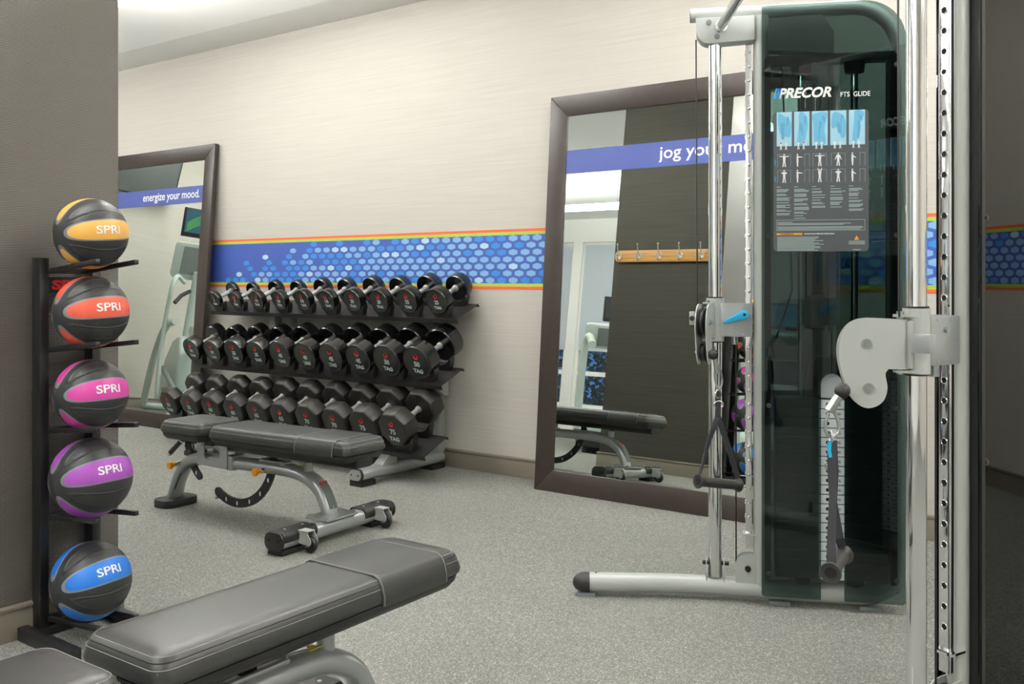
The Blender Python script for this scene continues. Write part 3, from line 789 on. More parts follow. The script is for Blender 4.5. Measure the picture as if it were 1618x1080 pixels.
# ================================================================ CABLE MACHINE
def camw(px, py, d):
    """photo pixel + distance along the view axis -> metres; used once to measure where the hanging parts are"""
    a = (px - 809) / F_PX; b = -(py - HZ) / F_PX
    f = Vector((-math.sin(PHI), math.cos(PHI), 0)); r = Vector((math.cos(PHI), math.sin(PHI), 0))
    return Vector((0, 0, CAM_H)) + (f + r * a + Vector((0, 0, b))) * d
OF, AF = Vector((-1.4437, 3.1621, 0)), math.radians(205)
ON, AN = Vector((-.5748, 2.3745, 0)), math.radians(247.5)
MO = Vector((-1.0, 2.75, 0))
mach = thing('cable_machine', 'tall silver and chrome cable crossover machine with two smoked panel towers at right', 'cable machine', MO)
Y90 = Matrix(((1, 0, 0, 0), (0, 0, 1, 0), (0, 1, 0, 0), (0, 0, 0, 1)))   # outline (x,z) extruded along y

def pictogram(mb, x, y, h, pose, T, z=.0):
    """little standing figure: head, trunk, legs and arms as flat shapes"""
    w_ = h * .11
    def poly(pts): mb.prism([(x + a * h, y + b * h) for a, b in pts], z, z + .0003, T)
    poly([(.055 * math.cos(t), .93 + .065 * math.sin(t)) for t in [2 * PI * k / 10 for k in range(10)]])
    side = pose in ('push', 'curl')
    if side:
        poly([(-.07, .84), (.06, .84), (.07, .45), (.05, .0), (-.03, 0), (-.07, .45)])
        poly([(0, .80), (.38, .74), (.38, .69), (0, .70)] if pose == 'push' else [(0, .8), (.26, .62), (.24, .56), (-.01, .70)])
    else:
        poly([(-.12, .84), (.12, .84), (.08, .45), (.13, 0), (.05, 0), (0, .40), (-.05, 0), (-.13, 0), (-.08, .45)])
        if pose == 'wide': poly([(-.36, .83), (.36, .83), (.36, .77), (-.36, .77)])
        elif pose == 'up': poly([(-.12, .84), (-.17, 1.08), (-.11, 1.08), (-.05, .80)]); poly([(.12, .84), (.17, 1.08), (.11, 1.08), (.05, .80)])
        elif pose == 'down': poly([(-.12, .84), (-.25, .48), (-.2, .46), (-.06, .76)]); poly([(.12, .84), (.25, .48), (.2, .46), (.06, .76)])
        else: poly([(-.12, .84), (-.24, .72), (-.04, .66), (.04, .66), (.24, .72), (.12, .84)])

def placard(T, parent):
    """T: origin at the lower left corner of the placard, x to the right, y up, z out of the panel"""
    W_, H_ = .312, .481
    pl = MB().prism(rrect(0, 0, W_, H_, .012), 0, .001, T).build('placard', M['poster'], parent, off=MO)
    fx = lambda v: (v - 140) / 515 * W_
    fy = lambda v: H_ - (v - 258) / 745 * H_
    tiles = MB(); sh = MB(); dk = MB(); fg = MB(); ln = MB(); rd = MB()
    z1 = .0011
    xs_ = [(157, 240), (253, 336), (350, 435), (449, 535), (549, 635)]
    for i, (a, b) in enumerate(xs_):
        x0, x1 = fx(a), fx(b); y0, y1 = fy(441), fy(258) - .0005
        tiles.prism([(x0, y0), (x1, y0), (x1, y1), (x0, y1)], z1, z1 + .0002, T)
        w_, h_ = x1 - x0, y1 - y0
        def blob(pts, mb):
            q_ = [Vector((*p, 0)) for p in pts]; n_ = len(q_); sm = []
            for k_ in range(n_):
                a_, b_, c_, d_ = q_[k_ - 1], q_[k_], q_[(k_ + 1) % n_], q_[(k_ + 2) % n_]
                for t_ in (0, .25, .5, .75): sm.append(.5 * ((2 * b_) + (c_ - a_) * t_ + (2 * a_ - 5 * b_ + 4 * c_ - d_) * t_ * t_ + (3 * b_ - a_ - 3 * c_ + d_) * t_ ** 3))
            mb.prism([(x0 + min(1, max(0, p[0])) * w_, y0 + min(1, max(0, p[1])) * h_) for p in sm], z1 + .0002 * (2 if mb is sh else 3), z1 + .0002 * (3 if mb is sh else 4), T)
        shapes = [[(.1, .95), (.5, .88), (.95, .7), (.9, .3), (.6, .28), (.2, .4)], [(.35, .98), (.75, .9), (.9, .6), (.6, .0), (.2, .0), (.3, .5)],
                  [(.05, .9), (.95, .95), (.8, .5), (.85, .05), (.2, .05), (.1, .6)], [(.2, .95), (.9, .8), (.95, .3), (.7, .2), (.45, .5), (.1, .5)], [(.4, 1.), (.95, .9), (.6, .5), (.45, .0), (.2, .0), (.3, .6)]]
        blob(shapes[i], sh)
        blob([(p[0] * .3 + .25 + .05 * i, p[1] * .5 + .2) for p in shapes[(i + 2) % 5]], dk); blob([(p[0] * .25 + .6, p[1] * .25 + .62) for p in shapes[(i + 1) % 5]], dk)
        for q, xx in enumerate((.28, .62)):
            pictogram(fg if (i != 0 or q) else fg, x0 + xx * w_, fy(460), .027, 'stand', T, z1 + .001)
            if (i, q) in ((0, 0), (1, 1)): rd.prism([(x0 + xx * w_ + .003 * math.cos(t), fy(425) + .003 * math.sin(t)) for t in [PI * k / 4 for k in range(8)]], z1 + .0014, z1 + .0016, T)
        poses = [('wide', 'stand'), ('push', 'push'), ('wide', 'up'), ('down', 'stand'), ('curl', 'curl')][i]
        for r_, (yy, ps) in enumerate(zip((551, 636), poses)):
            pictogram(fg, x0 + w_ * (.5 if i in (0, 2, 3) else .22), fy(yy), .045, ps, T, z1)
            # thin outline of the machine beside or behind the figure
            ax, bx = (x0 + .06 * w_, x0 + .92 * w_) if i in (0, 2, 3) else (x0 + .68 * w_, x0 + 1.0 * w_)
            for (p, q) in (((ax, fy(yy)), (ax + .0006, fy(yy) + .043)), ((bx, fy(yy)), (bx + .0006, fy(yy) + .043)), ((ax, fy(yy) + .043), (bx + .0006, fy(yy) + .0436))):
                ln.prism([(p[0], p[1]), (q[0], p[1]), (q[0], q[1]), (p[0], q[1])], z1, z1 + .0002, T)
        rr = random.Random(40 + i); y = 657
        n_end = [812, 825, 775, 768, 788][i]
        while y < n_end:
            k = 1 if y > 662 else 1.0
            for q in range(rr.choice((1, 2, 2, 3)) if y > 664 else 1):
                wl = rr.uniform(.55, .98) if y > 664 else (.26 if y < 660 else .8)
                ln.prism([(x0, fy(y)), (x0 + w_ * wl, fy(y)), (x0 + w_ * wl, fy(y + 2.6)), (x0, fy(y + 2.6))], z1, z1 + .0002, T); y += 6.2
            y += 7
    # caution box and warning block
    for y0, y1, n in ((835, 890, 0),):
        bx0, bx1 = fx(157), fx(635)
        for p, q in (((bx0, fy(y0)), (bx1, fy(y0 + 1.6))), ((bx0, fy(y1)), (bx1, fy(y1 + 1.6))), ((bx0, fy(y0)), (bx0 + .0008, fy(y1))), ((bx1 - .0008, fy(y0)), (bx1, fy(y1)))):
            ln.prism([p, (q[0], p[1]), q, (p[0], q[1])], z1, z1 + .0002, T)
    rr = random.Random(9)
    for y, a, b in [(846, 163, 245), (853, 163, 560), (859, 163, 520), (871, 163, 622), (877, 163, 625), (884, 163, 610)] + [(925 + 6.4 * k, 160, 160 + rr.uniform(200, 260)) for k in range(12)] + [(949, 548, 634), (956, 548, 634), (963, 548, 634), (993, 570, 612)]:
        ln.prism([(fx(a), fy(y)), (fx(b), fy(y)), (fx(b), fy(y + 2.4)), (fx(a), fy(y + 2.4))], z1, z1 + .0002, T)
    amb = MB().prism([(fx(157), fy(915)), (fx(298), fy(915)), (fx(298), fy(904)), (fx(157), fy(904))], z1, z1 + .0002, T)
    amb.prism([(fx(577), fy(943)), (fx(604), fy(943)), (fx(590.5), fy(919))], z1, z1 + .0002, T)
    amb.build('warning_mark', M['amber'], pl, off=MO)
    tx = MB(); add_text(tx, 'WARNING', .008, T @ Matrix.Translation((fx(212), fy(909.5), z1 + .0003)), width=.045, cap=.0048, bold=.0002); tx.build('warning_lettering', M['dark'], pl, off=MO)
    tx = MB(); add_text(tx, 'PLEASE READ BEFORE EXERCISING', .008, T @ Matrix.Translation((fx(390), fy(909), z1)), width=.098, cap=.004, bold=.0002); tx.build('notice_lettering', M['text'], pl, off=MO)
    tx = MB()
    for s_, yy in (('START', 527), ('STOP', 615)): add_text(tx, s_, .01, T @ Matrix.Translation((fx(149), fy(yy), z1)) @ Matrix.Rotation(PI / 2, 4, 'Z'), width=.022 if s_ == 'START' else .018, cap=.0055, bold=.0002)
    tx.build('cyan_lettering', M['lever'], pl, off=MO)
    tiles.build('photo_tile', M['picl'], pl, off=MO); sh.build('photo_figure', M['pic'], pl, off=MO); dk.build('photo_shading', M['picd'], pl, off=MO)
    fg.build('pictogram', M['text'], pl, off=MO); ln.build('fine_print', M['grey'], pl, off=MO); rd.build('red_dot', M['red'], pl, off=MO)
    for o in list(bpy.data.objects):
        if o.parent == pl: pass
    return pl

def tower(O, A, inner, far):
    """inner: +1 when +c (left of forward) faces the other tower, else -1"""
    fw = Vector((math.cos(A), math.sin(A), 0)); nv = Vector((-math.sin(A), math.cos(A), 0)) * inner
    T = Matrix((fw, nv, Vector((0, 0, 1)))).transposed().to_4x4(); T.translation = O
    def L(): return MB(T)
    # floor leg with dome cap, running back and up into the rear hoop and top beam
    hoop = [(.455, .045, .045), (.30, .024, .046), (.137, .005, .047), (0, -.002, .047), (-.156, -.004, .046), (-.38, -.004, .045), (-.50, -.004, .047), (-.575, -.004, .075), (-.612, -.004, .14), (-.615, -.004, .3)]
    hp = smooth_path(hoop, 6) + [Vector((-.615, -.004, z)) for z in (.8, 1.3, 1.8)]
    top = [(-.615, -.004, 1.9)] + [(-.615 + .155 - .155 * math.cos(math.radians(a)), -.004, 1.922 + .155 * math.sin(math.radians(a))) for a in range(0, 91, 10)] + [(-.2, -.004, 2.077), (.086, -.004, 2.077)]
    rr = [.034] * len(hp) + [.027] * 2 + [.0245] * (len(top) - 2)
    fr = L().tube(hp + [Vector(p) for p in top], rr, 24).build('frame_hoop', M['lsilver'], mach, off=MO)
    L().cyl((.0855, -.004, 2.077), (.088, -.004, 2.077), .0235).build('beam_plug', M['blackpl'], fr, off=MO)
    d = Vector((.455, .045, .045)); e_ = (Vector((.455, .045, .045)) - Vector((.30, .024, .046))).normalized()
    Tc = Matrix.Translation(d) @ e_.to_track_quat('Z', 'Y').to_matrix().to_4x4()
    L().lathe([(.0352, -.012), (.0352, .004), (.033, .020), (.026, .036), (.014, .046), (.001, .049)], Tc, 24).build('leg_cap', M['rubber'], mach, off=MO)
    L().lathe([(.004, 0), (.0035, .002)], Matrix.Translation((.42, .041, .0785)), 10).build('leg_screw', M['dark'], mach, off=MO)
    for u in (.455, -.22, -.52):
        c_ = .045 if u > 0 else -.004
        L().box((u - .035, c_ - .03, 0), (u + .035, c_ + .03, .0125)).build('foot_pad', M['greyp'], mach, off=MO)
    # front upright
    L().cyl((-.158, 0, .06), (-.158, 0, 2.06), .027, 28).build('front_upright', M['lsilver'], mach, off=MO)
    # chrome guide tube, held by two ears at its foot
    L().cyl((0, 0, .082), (0, 0, 1.99), .0235, 40).build('chrome_guide_tube', M['chrome'], mach, off=MO)
    ea = L()
    Tu = Matrix(((0, 0, 1, 0), (1, 0, 0, 0), (0, 1, 0, 0), (0, 0, 0, 1)))
    o_ = [(-.024, .05), (.024, .05), (.024, .12)] + arc(0, .128, .018, 0, 180, 8) + [(-.024, .12)]
    ea.prism(o_, .0285, .0325, Tu).prism(o_, -.0325, -.0285, Tu)
    eo = ea.build('tube_clamp', M['silver'], mach, off=MO)
    L().cyl((-.048, 0, .128), (.044, 0, .128), .0075, 12).build('clamp_bolt', M['black'], eo, off=MO)
    # head bracket
    o_ = [(.068, 2.058), (-.135, 2.058), (-.135, 1.972), (.02, 1.966)] + arc(.020, 2.012, .046, -80, 0, 8)
    hb_ = L().prism(o_, -.036, .036, Y90).build('head_bracket', M['lsilver'], mach, bevel=.003, off=MO)
    bb = L()
    for u, z in ((.022, 2.040), (-.006, 1.989)):
        bb.cyl((u, .0355, z), (u, .040, z), .0095, 20).cyl((u, .040, z), (u, .044, z), .006, 6)
    bb.build('bracket_bolt', M['greyp'], hb_, off=MO)
    # adjustment rail, shade of its holes painted as dark discs on the front
    ra = L().box((-.127, -.0150, .19), (-.105, .0150, 1.968)).build('adjustment_rail', M['chrome'], mach, bevel=.0015, off=MO)
    hl = L(); rg = L(); z = .30
    while z < 1.95:
        hl.cyl((-.1046, 0, z), (-.1052, 0, z), .0065, 16); rg.tube([(-.1044, .0078 * math.cos(t), z + .0078 * math.sin(t)) for t in [2 * PI * k / 16 for k in range(16)]], .0012, 6, closed=True); z += .0495
    hl.build('rail_hole_shade', M['dark'], ra, off=MO); rg.build('hole_rim', M['chrome'], ra, off=MO)
    dm = L(); z = .30
    while z < 1.95: dm.lathe([(.0055, 0), (.004, .0018), (.001, .0024)], Matrix.Translation((-.1165, .0149, z)) @ Matrix.Rotation(-PI / 2, 4, 'X'), 10); z += .0495
    dm.build('rail_dimple', M['chrome'], ra, off=MO)
    L().box((-.150, -.026, .236), (-.096, .026, .242)).build('rail_stop', M['chrome'], ra, off=MO)
    # low pulley housing
    o_ = [(-.070, .068), (-.150, .068), (-.150, .17)] + arc(-.108, .132, .038, 90, 180, 1)[:0] + [(-.115, .170)] + arc(-.108, .131, .038, 100, 0, 8)
    lo = L()
    for c_ in (-.022, .018): lo.prism(o_, c_, c_ + .004, Y90)
    lo = lo.build('low_pulley_housing', M['lsilver'], mach, off=MO, ang=30)
    L().lathe([(.034, -.008), (.027, 0), (.034, .008)], Matrix.Translation((-.108, 0, .128)) @ Rx90, 28).build('low_pulley', M['blackpl'], lo, off=MO)
    L().cyl((-.112, .022, .120), (-.112, .030, .120), .0105, 20).build('pulley_bolt', M['black'], lo, off=MO)
    # cables
    L().tube([(.067, 0, 1.99), (.062, 0, 1.05)], .0026, 8).build('high_cable', M['black'], mach, off=MO)
    L().tube([(-.0725, 0, .96), (-.0725, 0, .13)], .0026, 8).build('low_cable', M['black'], mach, off=MO)
    # carriage: collar, block with plates, lever
    co = L().cyl((0, 0, .916), (0, 0, 1.069), .031, 36).build('carriage_collar', M['lsilver'], mach, off=MO)
    L().cyl((0, 0, 1.069), (0, 0, 1.0735), .0285, 36).build('collar_bushing', M['black'], co, off=MO)
    L().cyl((0, 0, .9115), (0, 0, .916), .0285, 36).build('collar_bushing', M['black'], co, off=MO)
    bl = L()
    for c_ in (-.026, .0225): bl.prism(rrect(-.128, .934, -.018, 1.051, .006), c_, c_ + .0035, Y90)
    bl.box((-.100, -.022, .955), (-.026, .022, 1.03))
    bl = bl.build('carriage_plate', M['silver'], co, off=MO, bevel=.0008)
    sc = L()
    for u, z in ((-.045, 1.042), (-.095, 1.042), (-.045, .943), (-.095, .943)):
        for c_ in (-1, 1): sc.cyl((u, c_ * .0258, z), (u, c_ * .0272, z), .0045, 12)
    sc.build('plate_screw', M['zinc'], co, off=MO)
    L().cyl((-.068, 0, .905), (-.068, 0, .95), .011, 20).build('plunger', M['zinc'], co, off=MO)
    lv = L(); a, b = Vector((-.100, 1.012)), Vector((-.030, .984)); dd = (b - a).normalized(); nn = Vector((-dd.y, dd.x))
    o_ = [tuple(a + Vector((math.cos(t), math.sin(t))) * .0155) for t in [math.atan2(nn.y, nn.x) + PI * k / 8 for k in range(9)]] + [tuple(b - nn * .0055), tuple(b + dd * .004), tuple(b + nn * .0055)]
    lvo = lv.prism(o_, .027, .041, Y90).build('release_lever', M['lever'], co, bevel=.002, off=MO)
    L().cyl((a.x, .0405, a.y), (a.x, .0418, a.y), .005, 14).build('lever_bolt', M['dark'], co, off=MO)
    L().cyl((-.072, -.026, 1.018), (-.072, -.034, 1.018), .008, 6).build('pivot_bolt', M['zinc'], co, off=MO)
    # swivelling pulley housing
    Hx = T @ Vector((0, 0, 0))
    if far:
        vd = (Hx - Vector((0, 0, 0))); vd.z = 0; vd.normalize(); lt = Vector((-vd.y, vd.x, 0))
        ed = (-vd * math.cos(math.radians(17)) + lt * math.sin(math.radians(17))).normalized(); base = Hx + lt * .022 - vd * .035
    else:
        vd = (camw(1380, 560, 2.2)); vd.z = 0; vd.normalize(); lt = Vector((-vd.y, vd.x, 0))
        ed = (lt * .985 - vd * .17).normalized(); base = Hx + lt * .024 - vd * .022
    hn = ed.cross(Vector((0, 0, 1)))
    Tp = Matrix((ed, hn, Vector((0, 0, 1)))).transposed().to_4x4(); Tp.translation = base
    hp_ = [(.085, 1.046), (.108, 1.042), (.128, 1.030), (.143, 1.010), (.151, .985), (.152, .955), (.147, .925), (.138, .893), (.126, .866), (.110, .845), (.090, .836), (.070, .840), (.054, .852), (.046, .870), (.044, .888), (.047, .905), (.048, .918), (.042, .928)]
    o_ = [(.0, 1.043)] + [(p.x, p.y) for p in smooth_path([(*p, 0) for p in hp_], 3)] + [(.0, .928)]
    if far: o_ = [(x * .62 + (.0 if z < .9 else 0), z + .004) for x, z in o_]
    hs = MB(Tp); g = .017
    for c_ in (-g - .004, g): hs.prism(o_, c_, c_ + .004, Y90)
    ho = hs.build('swivel_pulley_housing', M['lsilver'], mach, off=MO, ang=50)
    k = .62 if far else 1
    MB(Tp).box((-.012, -.021, .93), (.006, .021, 1.040)).build('hinge_plate', M['lsilver'], ho, off=MO)
    for z in (1.052, .922):
        MB(Tp).prism(rrect(-.034, -.017, .028, .017, .014), z - .003, z + .003).build('hinge_tab', M['lsilver'], ho, off=MO)
        MB(Tp).cyl((.012, 0, z - .008), (.012, 0, z + .010), .0085, 6).build('hinge_bolt', M['zinc'], ho, off=MO)
    for (x, z, r_) in ((.090 * k, .986, .047 if not far else .050), (.086 * k, .882, .032)):
        MB(Tp).lathe([(r_, -.009), (r_ * .82, -.003), (r_ * .82, .003), (r_, .009)], Matrix.Translation((x, 0, z)) @ Rx90, 32).build('pulley', M['blackpl'], ho, off=MO)
        wv = MB(Tp)
        for s_ in (-1, 1): wv.cyl((x, s_ * .021, z), (x, s_ * .0225, z), .0125, 24).cyl((x, s_ * .0225, z), (x, s_ * .029, z), .0075, 6).cyl((x, s_ * .029, z), (x, s_ * .032, z), .0045, 10)
        wv.build('axle_bolt', M['zinc'], ho, off=MO)
    if not far:
        MB(T).box((.028, -.072, .968), (.052, -.024, 1.012)).build('stop_channel', M['silver'], ho, off=MO, bevel=.002)
    else:
        sb = MB(T).box((.070, .02, .975), (.090, .05, 1.022)).build('stop_block', M['silver'], ho, off=MO, bevel=.002)
        MB(T).cyl((.080, .05, .998), (.080, .056, .998), .009, 16).build('stop_buffer', M['black'], ho, off=MO)
    # weight stack
    us0, us1 = -.205, -.575
    for i in range(19):
        z0 = .105 + i * .0326
        pt = L().box((us1, -.045, z0), (us0, .045, z0 + .031)).build('weight_plate', M['plate'], mach, bevel=.0015, off=MO)
        L().box((-.434, .045, z0 + .001), (-.348, .0462, z0 + .030)).build('plate_label', M['platelbl'], pt, off=MO)
        L().cyl((-.377, .0458, z0 + .015), (-.377, .0468, z0 + .015), .0062, 14).build('pin_hole_shade', M['dark'], pt, off=MO)  # dark disc stands for the shade inside the pin hole
        num = [130, 120, 110, 100, 95, 90, 80, 75, 70, 60, 55, 50, 45, 40, 35, 30, 25, 20, 15][i]
        tb = L()
        if inner * (1 if True else 1):
            Tn = basis((-.413, .0463, z0 + .015), (-1, 0, 0), (0, 0, 1)) if inner > 0 else basis((-.413, .0463, z0 + .015), (-1, 0, 0), (0, 0, 1))
            add_text(tb, str(num), .012, Tn, bold=.0002, width=.013 if num < 100 else .018, cap=.009)
            tb.build('plate_number', M['dark'], pt, off=MO)
    hd = L().prism([(-.31, .727), (-.465, .727), (-.455, .83)] + arc(-.387, .80, .068, 20, 160, 10)[0:0] + [(-.43, .868), (-.345, .868), (-.32, .83)], -.03, .03, Y90).build('stack_head', M['tray'], mach, bevel=.006, off=MO)
    L().prism([(-.428, .727), (-.428, .775)] + arc(-.391, .775, .037, 180, 0, 10) + [(-.354, .727)], .030, .0315, Y90).build('stack_head_label', M['platelbl'], hd, off=MO)
    for u in (-.294, -.471): L().cyl((u, 0, .09), (u, 0, 1.90), .0125, 20).build('guide_rod', M['chrome'], mach, off=MO)
    for u in (-.294, -.471): L().cyl((u, 0, 1.85), (u, 0, 1.885), .032, 20, .036).build('rod_cap', M['black'], mach, off=MO)
    for u in (-.294, -.471): L().cyl((u, 0, .08), (u, 0, .104), .030, 20).build('rod_buffer', M['black'], mach, off=MO)
    L().box((-.60, -.022, 1.885), (-.175, .022, 1.915)).build('rod_crossbar', M['tray'], mach, off=MO)
    L().tube([(-.385, .0, .86), (-.385, 0, 1.96)], .003, 8).build('stack_cable', M['black'], mach, off=MO)
    # pulley plates at the top
    pp = L()
    for c_ in (-.032, .028): pp.prism([(-.18, 2.045), (-.18, 1.935), (-.40, 1.915), (-.40, 1.99), (-.36, 2.05)], c_, c_ + .004, Y90)
    pp = pp.build('top_pulley_bracket', M['silver'], mach, off=MO, ang=30)
    for u, z in ((-.225, 1.985), (-.345, 1.975)): L().lathe([(.045, -.009), (.037, 0), (.045, .009)], Matrix.Translation((u, 0, z)) @ Rx90, 32).build('top_pulley', M['blackpl'], pp, off=MO)
    L().tube([(-.225, 0, 1.95), (-.265, 0, 1.1), (-.2, 0, .9)], .003, 8).build('inner_cable', M['black'], mach, off=MO)
    # edge rails carrying the shrouds
    for u in (-.178, -.592):
        L().box((u - .010, -.052, .10), (u + .010, .052, 1.90)).build('shroud_mount', M['black'], mach, off=MO)
    # shrouds
    oz = rrect(-.628, .038, -.157, 2.082, .012)
    o_in = [(-.157, .05), (-.157, 2.082)] + arc(-.628 + .135, 2.082 - .135, .135, 90, 180, 10) + arc(-.628 + .012, .05, .012, 180, 270, 3) + [(-.430, .038)] + arc(-.392, .775, .038, 180, 0, 12) + [(-.354, .038)] + arc(-.169, .05, .012, 270, 360, 3)[:-1]
    o_out = [(-.157, .05), (-.157, 2.082)] + arc(-.628 + .135, 2.082 - .135, .135, 90, 180, 10) + arc(-.628 + .012, .05, .012, 180, 270, 3) + arc(-.169, .05, .012, 270, 360, 3)[:-1]
    pi_ = L().prism(o_in, .054, .058, Y90).build('inner_shroud', M['smoke'], mach, off=MO, ang=10)
    po = L().prism(o_out, -.058, -.054, Y90).build('outer_shroud', M['smoke'], mach, off=MO, ang=10)
    L().box((-.176, -.0600, .06), (-.163, -.0545, 2.07)).build('shroud_edge_trim', M['black'], po, off=MO)
    sc = L()
    for u in (-.181, -.598):
        for z in (.118, .699, 1.285, 1.86):
            for s_ in (-1, 1): sc.cyl((u, s_ * .058, z), (u, s_ * .0605, z), .0085, 18).cyl((u, s_ * .0605, z), (u, s_ * .0635, z), .0055, 12)
    sc.build('shroud_screw', M['tray'], mach, off=MO)
    # lettering on the inner shroud, readable from the space between the towers
    def TT(u0, u1, z): 
        # left end of a line of text as read from the inner side
        rd_ = -1 if inner > 0 else 1
        ul = max(u0, u1) if inner > 0 else min(u0, u1)
        return T @ Matrix(((rd_, 0, 0, ul), (0, 0, 1, .0582), (0, 1, 0, z), (0, 0, 0, 1)))
    tx = MB(); add_text(tx, 'PRECOR', .04, TT(-.212, -.393, 1.7765), bold=.0013, shear=.28, align='LEFT', width=.176, cap=.036)
    if inner < 0:
        tx = MB(); add_text(tx, 'PRECOR', .04, TT(-.514, -.349, 1.7765), bold=.0016, shear=.28, align='LEFT', width=.166, cap=.036)
    tx.build('brand_lettering', M['text'], pi_, off=MO)
    tb = MB(); T0 = TT(-.196, -.393, 1.7765) if inner > 0 else TT(-.530, -.3, 1.7765)
    for k_, mm in enumerate(('lever', 'bluep', 'bluep')):
        q = MB(); x = .001 + k_ * .0075
        q.prism([(x, -.018), (x + .0045, -.018), (x + .0125, .018), (x + .008, .018)], 0, .0006, T0); q.build('brand_stripe', M[mm], pi_, off=MO)
    tx = MB(); add_text(tx, 'FTS  GLIDE', .02, TT(-.418, -.514, 1.766) if inner > 0 else TT(-.30, -.2, 1.766), bold=.0002, align='LEFT', width=.096, cap=.0165)
    tx.build('model_lettering', M['text'], pi_, off=MO)
    Tpl = T @ (Matrix(((-1, 0, 0, -.197), (0, 0, 1, .0583), (0, 1, 0, 1.231), (0, 0, 0, 1))) if inner > 0 else Matrix(((1, 0, 0, -.509), (0, 0, 1, .0583), (0, 1, 0, 1.231), (0, 0, 0, 1))))
    placard(Tpl, mach)
    return T, Tp
Tf, Tpf = tower(OF, AF, 1, True)
Tn_, Tpn = tower(ON, AN, -1, False)
# pull-up bar joining the two heads
a = Tf @ Vector((-.019, .036, 2.024)); b = Tn_ @ Vector((-.019, .036, 2.024))
a1 = camw(1172, -12, 3.02); a1.z = 2.04
b1_ = b + (a1 - a).length * (Tn_.to_3x3() @ Vector((.25, 1, 0))).normalized()
pb = MB().tube([a] + [a + (a1 - a) * t for t in (.3, .6, .9)] + [a1 + (b1_ - a1) * t for t in (.06, .3, .7, .94)] + [b1_ + (b - b1_) * t for t in (.1, .5)] + [b], .0165, 24).build('pull_up_bar', M['steel'], mach, off=MO)
dn = (a1 - a).normalized()
MB().cyl(a - dn * .006, a + dn * .012, .025, 28, .021).build('bar_socket', M['chrome'], pb, off=MO)

# ---------------------------------------------------------------- hanging handles
def ring_pts(c, x, y, rx, ry, n=20): return [c + Vector(x) * rx * math.cos(2 * PI * k / n) + Vector(y) * ry * math.sin(2 * PI * k / n) for k in range(n)]
Z_ = Vector((0, 0, 1))
Rv = Vector((math.cos(PHI), math.sin(PHI), 0)); Fv = Vector((-math.sin(PHI), math.cos(PHI), 0))
def grip(p0, p1, parent, off):
    d = (p1 - p0); Lg = d.length
    T = Matrix.Translation(p0) @ d.to_track_quat('Z', 'Y').to_matrix().to_4x4()
    pr = [(.012, .002), (.0225, 0), (.0245, .003), (.0235, .007), (.018, .014), (.0165, .025), (.0175, Lg / 2), (.0165, Lg - .025), (.018, Lg - .014), (.0235, Lg - .007), (.0245, Lg - .003), (.0225, Lg), (.012, Lg - .002)]
    g = MB().lathe(pr, T, 32).build('grip', M['rubber'], parent, off=off)
    for h0, h1 in ((-.0006, .0014), (Lg - .0014, Lg + .0006)): MB().lathe([(.0125, h0), (.0125, h1)], T, 20).build('bore_shade', M['dark'], g)  # dark flush caps stand for the shade inside the hollow grip
    for ch in g.children: ch.data.transform(Matrix.Translation(-off))
    return g
def stirrup(label, ballp, pts_clip, d_clip, kind):
    pass
# far handle, seen side on
Bf = camw(1127, 560, 3.30)
hf = thing('cable_attachment', 'black stirrup handle hanging from the carriage of the left machine tower', 'cable attachment', Bf)
MB().lathe([(.001, -.018)] + [(.018 * math.cos(math.radians(a)), .018 * math.sin(math.radians(a))) for a in range(-80, 81, 10)] + [(.001, .018)], Matrix.Translation(Bf), 24).build('cable_stop_ball', M['blackpl'], hf, off=Bf)
q0, q1 = camw(1129.5, 566, 3.30), camw(1134, 589, 3.30)
MB().cyl(q0, q1, .0085, 14, .010).build('cable_swage', M['zinc'], hf, off=Bf)
cc = camw(1135, 596, 3.30); dwn = (camw(1136, 613, 3.30) - camw(1133, 579, 3.30)).normalized()
MB().tube(ring_pts(cc, Rv, dwn, .0125, .038), .0038, 8, closed=True).build('carabiner', M['zinc'], hf, off=Bf)
r1 = camw(1135, 622, 3.30); MB().tube(ring_pts(r1, (Rv + Fv * .6).normalized(), Z_, .0125, .014), .0028, 8, closed=True).build('ring', M['steel'], hf, off=Bf)
r2 = camw(1135.5, 639, 3.30); MB().tube(ring_pts(r2, Rv, Z_, .0145, .0125), .003, 8, closed=True).build('ring', M['steel'], hf, off=Bf)
s0 = camw(1135, 648, 3.30); s1 = camw(1134.5, 658, 3.30)
MB().strip([camw(1135, 618, 3.301), camw(1135, 648, 3.298), s1], .017, .003, Rv).build('strap_loop', M['strap'], hf, off=Bf)
g0, g1 = camw(1102, 760, 3.27), camw(1168, 766, 3.36)
MB().strip([s1, camw(1122, 690, 3.29), g0 + (g1 - g0) * .055 + Vector((0, 0, .024))], .020, .0025, [Rv, Rv + Fv * .6, Fv]).build('strap', M['strap'], hf, off=Bf)
MB().strip([s1, camw(1149, 700, 3.32), g1 + (g0 - g1) * .03 + Vector((0, 0, .024))], .020, .0025, [Rv, Rv + Fv * .3, Rv * .8 + Fv * .3]).build('strap', M['strap'], hf, off=Bf)
grip(g0, g1, hf, Bf)
